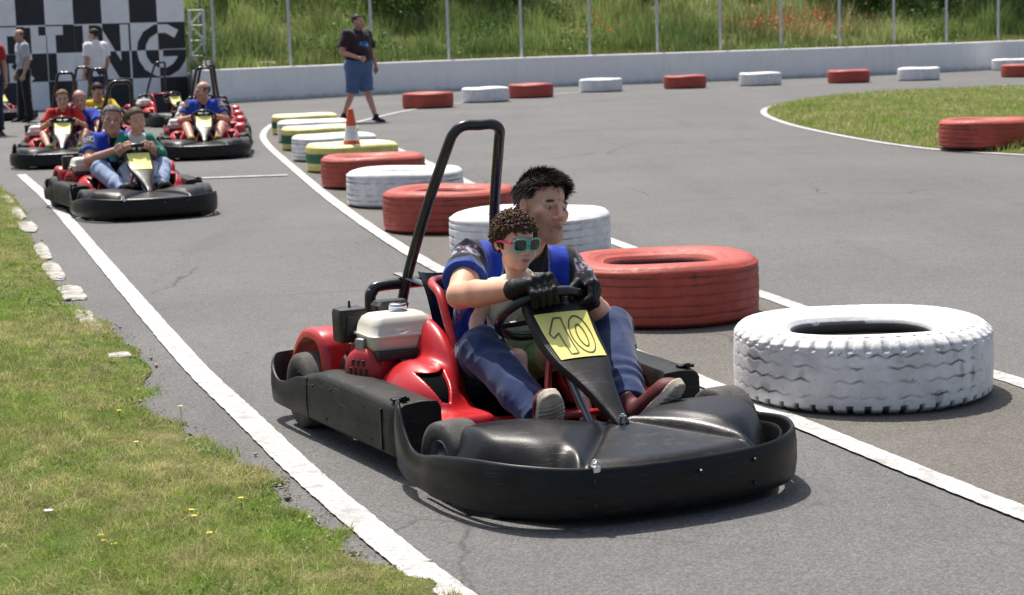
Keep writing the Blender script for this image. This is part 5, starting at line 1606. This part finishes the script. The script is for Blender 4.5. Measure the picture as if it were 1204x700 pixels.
# ---------------------------------------------------------------- the driver of the front kart
def team_shirt(blue=(.012, .045, .42), dark=(.012, .013, .022), wide=0.0):
    def f(V, lx, lz, ly, ta):
        c = np.tile(np.array(dark), (len(V), 1)); ax_ = np.abs(lx)
        wob = .03 * wav(V, 14, 2)
        body_ = (ax_ < .92)
        pan = body_ & (ax_ > .36 - wide + wob + .25 * np.clip(.8 - lz, 0, 1) * .3) & (ax_ < .71 + wide * .6 - .05 * wob) & (lz > .25)
        low = (lz <= .72) & (ax_ > .30 + wob)
        c[pan | (low & body_)] = blue
        for sd, sg in (('R', 1), ('L', -1)):
            side = (lx * sg > .5); t = ta[sd]
            c[side & (t > .47) & (ax_ > .75)] = (.025, .07, .36)
            c[side & (t > .43) & (t < .47) & (ax_ > .75)] = (.06, .07, .10)
            n = wav(V, 120, 3); m = side & (t > .06) & (t < .32) & (ax_ > .80)
            c[m & (n > .25)] = (.32, .32, .36); c[m & (n < -.62)] = (.34, .06, .05); c[m & (np.abs(n) < .06)] = (.10, .16, .38)
        pip = np.abs(ax_ - .38 + wide - wob) < .012
        c[pip & (lz > .6) & (ly > 0)] = (.30, .32, .36)
        return np.clip(c * (1 + .08 * wav(V, 30, 1))[:, None], .003, 1)
    return f
cR = np.array(ring(R(70))); tR = np.array(ring(R(62))) - np.array(ring(R(78))); tR = nrm(tR) * -1      # towards the thumb (inwards/up)
cL = np.array(ring(R(142))); tL = nrm(np.array(ring(R(134))) - np.array(ring(R(150))))
tR = nrm(np.array(ring(R(78))) - np.array(ring(R(62))))
wR = cR + np.array([.062, -.070, .012]); wL = cL + np.array([-.050, -.082, -.004])
upR = np.array([.1, .25, 1]); upL = np.array([-.25, .25, 1])
gR = grip_chains(wR, cR, tR, upR, 1.08); gL = grip_chains(wL, cL, tL, upL, 1.08)
JD = dict(hipR=(.06, -.33, .20), hipL=(-.13, -.33, .20), kneeR=(.155, .085, .355), kneeL=(-.345, .075, .375), ankR=(.132, .505, .168), ankL=(-.182, .505, .172),
          toeR=(.190, .625, .312), toeL=(-.252, .628, .298), shR=(.055, -.215, .625), shL=(-.295, -.175, .570), elR=(.190, -.015, .535), elL=(-.36, -.02, .40), wrR=tuple(wR), wrL=tuple(wL),
          neck=(-.135, -.165, .668), head=(-.166, -.075, .812), headR=rotm(10, -1, -9), handR=None, handL=None, footupR=(.05, -.6, .7), footupL=(.2, -.6, .7), waist=(.0, -.02, 0))
driver = figure('man in blue and black shirt and jeans steering the front kart', JD, KM,
    dict(s=.98, hs=.98, skin=(.74, .41, .27), stubble=.44, look=(-.55, -.3), shirt=dict(col=team_shirt(), sleeve=.55, gap=.014, fold=.007, hem=.05, h=.0042), trousers=dict(col=(.016, .034, .105), gap=.013, fold=.0062, end=.93, h=.0045),
         shoes=dict(col=(.12, .026, .026), sole=(.60, .52, .40)), hair=('short', (.026, .019, .015), .8), brow=(.022, .016, .012), hands='', fs=1.0, arm=1.16), h=.0042)
def glove(name, chs, w, el):
    w = np.array(w); d_ = nrm(np.array(el) - w)
    def f(P):
        d = smin(palm_fn(P, chs, .018), chains_fn(P, chs, .004), .005)
        for pts, rad in chs[:4]:
            for p, r_ in ((pts[1], .0150), (pts[2], .0128)): d = smin(d, sph(P, np.array(p) + (np.array(pts[1]) - np.array(pts[3])) * .07, r_), .004)
            m_ = (np.array(pts[1]) + np.array(pts[2])) / 2; d = smin(d, sph(P, m_, .0128), .003)
        pm = sum(np.array(c[0][1]) for c in chs[:4]) / 4; b = w * .5 + pm * .5
        d = smin(d, ell(P, b, (.036, .034, .026)), .02)
        cu = rc(P, w - d_ * .012, w + d_ * .022, .033, .036); cu = smax(cu, half(P, w + d_ * .026, d_), .004)
        d = smin(d, cu, .012)
        d = smin(d, smax(rc(P, w - d_ * .006, w + d_ * .016, .037, .038), np.maximum(half(P, w + d_ * .014, d_), half(P, w - d_ * .006, -d_)), .002), .002)
        return d - .0008 * wav(P, 160, 2)
    c = sum(np.array(c_[0][2]) for c_ in chs) / len(chs) * .5 + w * .5
    return sdf_obj('glove', f, c - .13, c + .13, .0034, M_glove, driver)
glove('glove', gR, wR, JD['elR']); glove('glove', gL, wL, JD['elL'])
# hair strands for the driver
def driver_strands():
    hc = np.array(JD['head']); Rm = JD['headR']; s = .98
    def one(k):
        for _ in range(20):
            q = nrm(rng.normal(size=3)); q[2] = abs(q[2]) if rng.uniform() < .75 else q[2]
            p = q * np.array([.077, .097, .084]) + np.array([0, -.018, .036]); x, y, z = abs(p[0]), p[1], p[2]
            if y > .078 or z < (.080 - max(0, x - .052) * .9 if y > .03 else (.030 if y > -.034 else -.062)): continue
            break
        else: return None
        n = nrm(q / np.array([.077, .097, .084])); L = (.040 if z > .055 else .018) * rng.uniform(.7, 1.25)
        flow = np.array([-.35 + .5 * math.sin(p[0] * 60), .85, -.15 + .25 * math.sin(p[0] * 95 + p[1] * 40)]) if z > .052 + rng.normal() * .022 else np.array([0, -.4, -.9])
        d = nrm(n * .62 + flow * .95 + rng.normal(size=3) * .13); pts = []
        p = p + n * .0065
        for i in range(4):
            pts.append(Rm @ (p * s) + hc); p = p + d * L / 3; d = nrm(d + flow * .18 - n * .10)
        return pts, .00125
    V, Fc = strands(13000, one); n = len(V)
    V = np.array(V); Q = ((V - hc) @ Rm) / s; g = (np.clip((np.abs(Q[:, 0]) - .06) / .02, 0, 1) * np.clip((.05 - Q[:, 2]) / .05, 0, 1) * .7)[:, None]
    c = np.array([.026, .019, .015]) * (1 - g) + np.array([.20, .19, .18]) * g
    mk('hair_strands', V, Fc, M_hair, driver, True, col=c * rng.uniform(.6, 1.6, n)[:, None])
driver_strands()

# ---------------------------------------------------------------- the child on his lap
chR = hand_chains((.158, .012, .385), (.02, .035, -1), (-1, .1, 0), .62, .35, 1)
chL = hand_chains((-.10, .105, .462), (.45, .8, .25), (.3, .1, -1), .6, .6, -1)
JC = dict(hipR=(.035, -.10, .265), hipL=(-.095, -.10, .265), kneeR=(.062, .155, .325), kneeL=(-.135, .15, .33), ankR=(.085, .26, .12), ankL=(-.115, .33, .13), toeR=(.09, .36, .10), toeL=(-.12, .43, .10),
          shR=(.070, -.005, .546), shL=(-.136, -.005, .546), elR=(.120, -.03, .445), elL=(-.185, .02, .43), wrR=(.156, .012, .392), wrL=(-.10, .105, .462), neck=(-.030, .005, .582), head=(.010, .055, .714), headR=rotm(7, 5, -2), handR=chR, handL=chL)
def pale_top(V, lx, lz, ly, ta):
    c = np.tile(np.array((.55, .68, .46)), (len(V), 1)); n = wav(V, 10, 2)
    c[(n > .25)] = (.70, .74, .60); c[(wav(V, 16, 5) > .75) & (lz < .55)] = (.50, .42, .46); c[lz > .93] = (.62, .70, .55)
    return np.clip(c * (1 + .04 * wav(V, 60, 1))[:, None], .01, 1)
girl = figure('small curly haired child in mint sunglasses and pale green top', JC, KM,
    dict(s=.60, hs=.815, child=True, skin=(.80, .53, .40), lip=(.52, .20, .18), shirt=dict(col=pale_top, sleeve=0, gap=.010, fold=.004, hem=.16, neck=-.03, h=.004), trousers=dict(col=(.42, .55, .22), gap=.012, fold=.006, cut=.55, h=.0045),
         shoes=dict(col=(.55, .50, .48)), hair=('curly', (.050, .026, .015)), eyes=False), h=.004)
def curls():
    hc = np.array(JC['head']); Rm = JC['headR']; s = .815; V, Fc = [], []
    for k in range(950):
        for _ in range(30):
            q = nrm(rng.normal(size=3)); p = q * np.array([.079, .094, .086]) + np.array([0, -.012, .032]); x, y, z = abs(p[0]), p[1], p[2]
            if y > .074 or z < (.060 - max(0, x - .05) * 1.3 if y > .02 else (-.005 if y > -.035 else -.065)): continue
            break
        n = nrm(q); a = nrm(np.cross(n, rng.normal(size=3))); b = np.cross(n, a); L = rng.uniform(.014, .032); r0 = rng.uniform(.0035, .0072); ph = rng.uniform(0, 6.28); turns = rng.uniform(1.2, 2.4)
        dd = np.array([0, -.25, -.75]) + rng.normal(size=3) * .35; dd -= n * np.dot(dd, n); drift = nrm(n * .32 + dd)
        pts = []
        for i in range(15):
            t = i / 14; an = ph + turns * 6.28 * t; pts.append(Vector(Rm @ ((p + n * .003 + drift * L * t + (a * math.cos(an) + b * math.sin(an)) * r0 * (.4 + .6 * t)) * s) + hc))
        m = MB().tube(pts, .002, 5, 1, rad=(.0048, .0022)); bb = len(V); V += m.V; Fc += [tuple(i + bb for i in f) for f in m.F]
    n = len(V); c = np.array([.075, .040, .023]) * np.repeat(rng.uniform(.5, 1.8, n // 5 + 1), 5)[:n, None]
    mk('hair_curls', V, Fc, M_hair, girl, True, col=c)
curls()
def sunglasses():
    hc = np.array(JC['head']); Rm = JC['headR']; s = .815
    root = None
    def W(p): return Vector(Rm @ (np.array(p) * s) + hc)
    m = MB()
    def rim(cx):
        out = []
        for k in range(28):
            a = 2 * math.pi * k / 28; n_ = 3.2; ca, sa = math.cos(a), math.sin(a)
            x = cx + .029 * math.copysign(abs(ca) ** (2 / n_), ca); z = .001 + .0235 * math.copysign(abs(sa) ** (2 / n_), sa) + (.003 if sa > 0 else 0)
            out.append((x, .1065 - abs(x) ** 2 * 3.0, z))
        return out
    for sx in (1, -1): m.tube([W(p) for p in rim(sx * .0345)], .0036 * s, 8, 1, True)
    m.tube([W((-.009, .1075, .007)), W((0, .1105, .009)), W((.009, .1075, .007))], .0036 * s, 8, 4)
    fr_ = m.build('frame', M_mint, girl)
    for sx in (1, -1):
        c = rim(sx * .0345); mm = MB().add([W((p[0] * 1.0, p[1] - .001, p[2])) for p in c] + [W((sx * .0345, .1065 - .0345 ** 2 * 3 + .003, .001))], [(k, (k + 1) % 28, 28) for k in range(28)]); mm.build('lens', M_lens, fr_, fix=False)
        MB().tube([W((sx * .064, .094, .012)), W((sx * .078, .075, .012)), W((sx * .084, .02, .010)), W((sx * .082, -.015, .002))], .0058 * s, 8, 5).build('temple', M_pink, fr_)
    fr_.name = 'sunglasses'
sunglasses()

# ---------------------------------------------------------------- people in the queue of karts
def kart_pose(lean=(0, 0), yaw=0, pitch=4, roll=0, hands='wheel', s=1.0, knees=.25, head_dz=0, shz=.62):
    x, y = lean
    J = dict(hipR=(.095, -.33, .20), hipL=(-.095, -.33, .20), kneeR=(knees, .07, .37), kneeL=(-knees, .07, .37), ankR=(.15, .47, .19), ankL=(-.15, .47, .19), toeR=(.16, .62, .27), toeL=(-.16, .62, .27),
             shR=(.18 + x, -.25 + y, shz), shL=(-.18 + x, -.25 + y, shz), neck=(x, -.235 + y, shz + .055), head=(x * 1.2, -.18 + y, shz + .185 + head_dz), headR=rotm(yaw, pitch, roll), footupR=(0, -.5, .8), footupL=(0, -.5, .8))
    if hands == 'wheel':
        a, b = np.array(ring(R(35))), np.array(ring(R(145)))
        J.update(wrR=tuple(a + [.02, -.09, .0]), wrL=tuple(b + [-.02, -.09, .0]), elR=(.30 + x * .5, -.06, .44), elL=(-.30 + x * .5, -.06, .44))
        J['handR'] = grip_chains(J['wrR'], a, nrm(np.array(ring(R(43))) - np.array(ring(R(27)))), (0, .2, 1)); J['handL'] = grip_chains(J['wrL'], b, nrm(np.array(ring(R(137))) - np.array(ring(R(153)))), (0, .2, 1))
    elif hands == 'lap':
        J.update(elR=(.30, -.12, .44), elL=(-.28, -.12, .44), wrR=(.10, .06, .50), wrL=(-.08, .07, .51))
        J['handR'] = hand_chains(J['wrR'], (-.9, .3, .25), (0, -.3, -1), 1, .6, 1); J['handL'] = hand_chains(J['wrL'], (.9, .3, .1), (0, -.3, -1), 1, .6, -1)
    return J
def kw(k): return Matrix.Translation(k.location) @ Matrix.Rotation(k.rotation_euler.z, 4, 'Z')
TR = solid
# kart 2: man behind, girl on his lap
JM = kart_pose((.085, .03), -8, 3, -6, 'wheel', shz=.60, knees=.27)
figure('grey haired man in blue shirt with his arms round the girl in green', JM, kw(K2),
    dict(skin=(.50, .27, .20), fat=.015, stubble=.2, shirt=dict(col=team_shirt(wide=.16), sleeve=.6, gap=.015), trousers=dict(col=(.28, .36, .52), gap=.014), shoes=dict(col=(.02, .02, .02), sole=(.03, .03, .03)), hair=('short', (.13, .12, .11), .8)), h=.008)
gw, gl_ = np.array(ring(R(60))), np.array(ring(R(120)))
JG = dict(hipR=(.02, -.13, .29), hipL=(-.13, -.13, .29), kneeR=(.055, .16, .36), kneeL=(-.165, .16, .36), ankR=(.07, .40, .20), ankL=(-.15, .40, .20), toeR=(.07, .52, .26), toeL=(-.15, .52, .26), shR=(.035, -.05, .605), shL=(-.195, -.05, .605), elR=(.13, .0, .47), elL=(-.29, .0, .47),
          wrR=tuple(gw + [.0, -.06, .02]), wrL=tuple(gl_ + [-.02, -.06, .02]), neck=(-.08, -.045, .645), head=(-.085, -.01, .775), headR=rotm(4, 3, 6), footupR=(0, -.5, .8), footupL=(0, -.5, .8))
JG['handR'] = grip_chains(JG['wrR'], gw, nrm(np.array(ring(R(68))) - np.array(ring(R(52)))), (0, .2, 1), .75); JG['handL'] = grip_chains(JG['wrL'], gl_, nrm(np.array(ring(R(112))) - np.array(ring(R(128)))), (0, .2, 1), .75)
def green_top(V, lx, lz, ly, ta):
    c = np.tile(np.array((.012, .20, .13)), (len(V), 1)); c[(lz > .93) & (np.abs(lx) < .45)] = (.6, .56, .52); return np.clip(c * (1 + .1 * wav(V, 25, 2))[:, None], .01, 1)
figure('girl in a long sleeved green top with tied back hair, on a lap', JG, kw(K2),
    dict(s=.68, hs=.88, child=True, skin=(.58, .34, .24), shirt=dict(col=green_top, sleeve=1.85, gap=.012, hem=.16), trousers=dict(col=(.55, .52, .62), gap=.012), shoes=dict(col=(.03, .03, .035), sole=(.03, .03, .03)), hair=('tied', (.09, .055, .03))), h=.007)
# kart 3: boy in red in front of a man in blue
JM = kart_pose((-.16, -.02), 4, 6, 8, 'none', shz=.58)
JM.update(kneeR=(.10, .02, .27), kneeL=(-.10, .02, .27), ankR=(.08, .26, .14), ankL=(-.08, .26, .14), toeR=(.08, .38, .20), toeL=(-.08, .38, .20), elR=(.12, -.1, .42), elL=(-.42, -.05, .42), wrR=(.02, .0, .40), wrL=(-.42, .16, .28)); JM['handL'] = hand_chains(JM['wrL'], (0, .3, -1), (1, 0, 0), 1, .4, -1); JM['handR'] = hand_chains(JM['wrR'], (-.5, .6, 0), (0, 0, -1), 1, .4, 1)
figure('man with glasses in a blue shirt leaning out behind the boy in red', JM, kw(K3),
    dict(skin=(.52, .28, .21), fat=.02, shirt=dict(col=solid((.015, .05, .38)), sleeve=.6, gap=.015), trousers=dict(col=(.03, .03, .04)), shoes=dict(col=(.02, .02, .02)), hair=('bald', (.16, .13, .11))), h=.009)
def specs(rootname, J, s=1.0):
    hc = np.array(J['head']); Rm = J['headR']; root = rootname; W = lambda p: Vector(Rm @ (np.array(p) * s) + hc); m = MB()
    for sx in (1, -1):
        m.tube([W((sx * .033 + .024 * math.cos(a), .106, .0 + .018 * math.sin(a))) for a in np.linspace(0, 6.283, 17)[:-1]], .0025, 6, 1, True); m.tube([W((sx * .057, .104, .005)), W((sx * .08, .03, .006)), W((sx * .082, -.01, .002))], .0022, 6)
    m.tube([W((-.009, .107, .003)), W((.009, .107, .003))], .0025, 6); m.build('glasses', M_eng, root)
JB = dict(hipR=(.10, -.16, .24), hipL=(-.08, -.16, .24), kneeR=(.25, .12, .36), kneeL=(-.25, .10, .37), ankR=(.17, .42, .20), ankL=(-.17, .42, .20), toeR=(.14, .56, .27), toeL=(-.20, .56, .27), shR=(.165, -.14, .61), shL=(-.145, -.14, .61), elR=(.27, -.03, .44), elL=(-.25, -.03, .44),
          neck=(.01, -.13, .655), head=(.01, -.09, .785), headR=rotm(3, 2, 0), footupR=(0, -.5, .8), footupL=(0, -.5, .8))
a, b = np.array(ring(R(15))), np.array(ring(R(165)))
JB.update(wrR=tuple(a + [.03, -.08, .0]), wrL=tuple(b + [-.03, -.08, .0]))
JB['handR'] = grip_chains(JB['wrR'], a, nrm(np.array(ring(R(23))) - np.array(ring(R(7)))), (0, .2, 1), .85); JB['handL'] = grip_chains(JB['wrL'], b, nrm(np.array(ring(R(157))) - np.array(ring(R(173)))), (0, .2, 1), .85)
def red_top(V, lx, lz, ly, ta):
    c = np.tile(np.array((.50, .022, .018)), (len(V), 1)); c[(lz > .97) & (np.abs(lx) > .45) & (np.abs(lx) < .60)] = (.16, .012, .012); return np.clip(c * (1 + .1 * wav(V, 25, 2))[:, None], .01, 1)
figure('boy in a red football shirt and black shorts sitting in the left kart', JB, kw(K3),
    dict(s=.82, hs=.92, skin=(.56, .33, .23), shirt=dict(col=red_top, sleeve=.72, gap=.016), trousers=dict(col=(.02, .02, .024), cut=.75), shoes=dict(col=(.03, .03, .03), sole=(.25, .5, .05)), hair=('crop', (.16, .09, .045))), h=.0085)
# kart 4
JM = kart_pose((.0, .0), -58, 2, 0, 'lap', shz=.62, knees=.22)
figure('bald stocky man in a blue shirt looking sideways in the right kart', JM, kw(K4),
    dict(skin=(.54, .29, .21), fat=.03, stubble=.3, shirt=dict(col=team_shirt((.02, .06, .40), wide=.22), sleeve=.6, gap=.016), trousers=dict(col=(.03, .03, .035), cut=.7), shoes=dict(col=(.22, .22, .03), sole=(.25, .27, .03)), hair=('bald', (.10, .08, .07))), h=.009)
# yellow shirt behind
JM = kart_pose((.0, .0), 30, 25, 0, 'wheel', shz=.60)
figure('dark haired driver in a bright yellow shirt bent over in the kart behind the boy', JM, kw(K8),
    dict(skin=(.5, .3, .21), shirt=dict(col=solid((.72, .52, .02)), sleeve=.6, gap=.016), trousers=dict(col=(.03, .03, .05)), shoes=dict(col=(.02, .02, .02)), hair=('short', (.02, .015, .012))), h=.011)

# ---------------------------------------------------------------- standing people
def stand_pose(H=1.78, step=.12, yaw=0, pitch=0, arms='down', hy=0):
    k = H / 1.78
    J = dict(hipR=(.09, 0, .92), hipL=(-.09, 0, .92), kneeR=(.10, step * .6, .50), kneeL=(-.10, -step * .3, .50), ankR=(.11, step, .085), ankL=(-.11, -step, .085), toeR=(.14, step + .17, .03), toeL=(-.14, -step + .17, .03),
             shR=(.19, -.01, 1.44), shL=(-.19, -.01, 1.44), neck=(0, -.015, 1.50), head=(0, .035, 1.645), elR=(.25, -.04, 1.15), elL=(-.25, -.04, 1.15), wrR=(.25, .06, .92), wrL=(-.25, .06, .92))
    if arms == 'belly': J.update(elR=(.30, .0, 1.17), wrR=(.15, .22, 1.06))
    if arms == 'bent': J.update(elR=(.24, -.10, 1.17), wrR=(.20, .12, 1.05))
    J = {a: tuple(np.array(v) * k) for a, v in J.items()}
    J['headR'] = rotm(yaw, pitch)
    dn = (0, .15, -1)
    J['handR'] = hand_chains(J['wrR'], nrm(np.array(J['wrR']) - np.array(J['elR'])), (-1, 0, 0), 1, .45, 1); J['handL'] = hand_chains(J['wrL'], nrm(np.array(J['wrL']) - np.array(J['elL'])), (1, 0, 0), 1, .45, -1)
    return J
def SM(u, v, face): 
    p = gp(u, v); return Matrix.Translation((p.x, p.y, 0)) @ Matrix.Rotation(R(face), 4, 'Z')
# face: rotation of +y; 180 = towards camera; -90 = walking to the right of the picture
def black_tee(V, lx, lz, ly, ta):
    c = np.tile(np.array((.030, .018, .022)), (len(V), 1)); n = wav(V, 60, 2)
    m = (ly > .02) & (np.abs(lx) < .42) & (lz > .60) & (lz < .78); dx, dz = lx / .40, (lz - .69) / .075
    el = (np.abs(np.hypot(dx, dz) - .75) < .17) | ((np.abs(dz - .25 * np.sin(dx * 6)) < .22) & (np.abs(dx) < .8))
    c[m & el] = (.02, .22, .55)
    return np.clip(c * (1 + .15 * wav(V, 16, 1))[:, None], .003, 1)
JW = stand_pose(1.84, -.26, 14, 0, 'belly'); JW.update(shR=(.225, -.01, 1.49), shL=(-.225, -.01, 1.49), elR=(.36, .0, 1.2), wrR=(.20, .27, 1.09), elL=(-.34, -.03, 1.18), wrL=(-.33, .08, .95)); JW['handR'] = hand_chains(JW['wrR'], (-.9, .25, -.1), (0, -1, 0), 1, .6, 1); JW['handL'] = hand_chains(JW['wrL'], (0, .2, -1), (1, 0, 0), 1, .45, -1); JW['ankR'] = (.11, -.30, .12); JW['toeR'] = (.13, -.14, .04); JW['kneeR'] = (.10, -.08, .50)
figure('stout man in black T-shirt and blue shorts walking along the track', JW, SM(424, 144, 226),
    dict(skin=(.52, .28, .21), fat=.062, stubble=.45, shirt=dict(col=black_tee, sleeve=.75, gap=.022, hem=.10, fold=.009), trousers=dict(col=(.075, .125, .26), cut=.97, gap=.045, fold=.01), shoes=dict(col=(.015, .015, .017), sole=(.03, .03, .03)), hair=('short', (.035, .025, .02))), h=.010)
JS = stand_pose(1.80, .06, 25, 8, 'down')
figure('bald man in grey polo shirt and black trousers standing before the checkered hut', JS, SM(31, 143.5, 120),
    dict(skin=(.45, .26, .19), stubble=.4, shirt=dict(col=solid((.38, .40, .43)), sleeve=.7, gap=.018, hem=.02), trousers=dict(col=(.015, .014, .016), gap=.02), shoes=dict(col=(.01, .01, .01), sole=(.02, .02, .02)), hair=('bald', (.05, .04, .035))), h=.011)
JS = stand_pose(1.76, .10, 35, 12, 'down')
figure('man in white T-shirt and dark jeans turned towards the hut', JS, SM(117, 142, 48),
    dict(skin=(.45, .26, .19), fat=.02, shirt=dict(col=solid((.74, .73, .75), .03), sleeve=.7, gap=.02, hem=.06), trousers=dict(col=(.02, .026, .055), gap=.018), shoes=dict(col=(.02, .02, .02)), hair=('short', (.03, .02, .016))), h=.011)
JS = stand_pose(1.76, .08, 0, 0, 'bent')
figure('person in red top and dark jeans cut off by the left edge', JS, SM(-7, 160, 200),
    dict(skin=(.48, .28, .2), shirt=dict(col=solid((.36, .02, .02)), sleeve=.6, gap=.02), trousers=dict(col=(.018, .024, .055), gap=.02), shoes=dict(col=(.02, .02, .02)), hair=('short', (.03, .02, .016))), h=.011)
# ================================================================= CAMERA, LIGHT, WORLD
cam = bpy.data.cameras.new('camera'); co_ = bpy.data.objects.new('camera', cam); COL.objects.link(co_)
cam.sensor_width = 36; cam.lens = 36 * F / 1204; cam.clip_end = 2000; cam.clip_start = .1
fwd = Vector((0, _c, -_s)); upv = Vector((0, _s, _c)); rgt = Vector((1, 0, 0))
# the photograph leans: rotate right/up about the view axis
r2 = rgt * math.cos(ROLL) + upv * -math.sin(ROLL) * -1 * 0 + rgt * 0
cr, sr = math.cos(ROLL), math.sin(ROLL)
R2 = rgt * cr - upv * sr; U2 = rgt * sr + upv * cr
Mx = Matrix((R2, U2, -fwd)).transposed().to_4x4(); Mx.translation = Vector((0, 0, CAMH))
co_.matrix_world = Mx
cam.dof.use_dof = True; cam.dof.focus_distance = 6.6; cam.dof.aperture_fstop = 7.5
scene.camera = co_
SUN_EL = R(65); sd = Vector((-.42, .90, 0)).normalized() * math.cos(SUN_EL) + Vector((0, 0, math.sin(SUN_EL)))
sl = bpy.data.lights.new('sun', 'SUN'); sl.energy = 4.8; sl.angle = R(.53); sl.color = (1, .955, .89)
so = bpy.data.objects.new('sun', sl); COL.objects.link(so); so.rotation_euler = (-sd).to_track_quat('-Z', 'Y').to_euler(); so.location = (0, 0, 30)
w = bpy.data.worlds.new('World'); scene.world = w; w.use_nodes = True
nt = w.node_tree; bg = nt.nodes['Background']; sk = nt.nodes.new('ShaderNodeTexSky'); sk.sky_type = 'NISHITA'; sk.sun_disc = False
sk.sun_elevation = SUN_EL; sk.sun_rotation = math.atan2(sd.x, sd.y); sk.air_density = 1.0; sk.dust_density = 4.5
nt.links.new(sk.outputs[0], bg.inputs[0]); bg.inputs[1].default_value = .125
scene.view_settings.view_transform = 'Standard'; scene.view_settings.look = 'None'; scene.view_settings.gamma = 1.0
scene.view_settings.exposure = 0.27
scene.cycles.use_denoising = True
scene.cycles.max_bounces = 6; scene.cycles.transparent_max_bounces = 4
scene.cycles.sample_clamp_indirect = 6
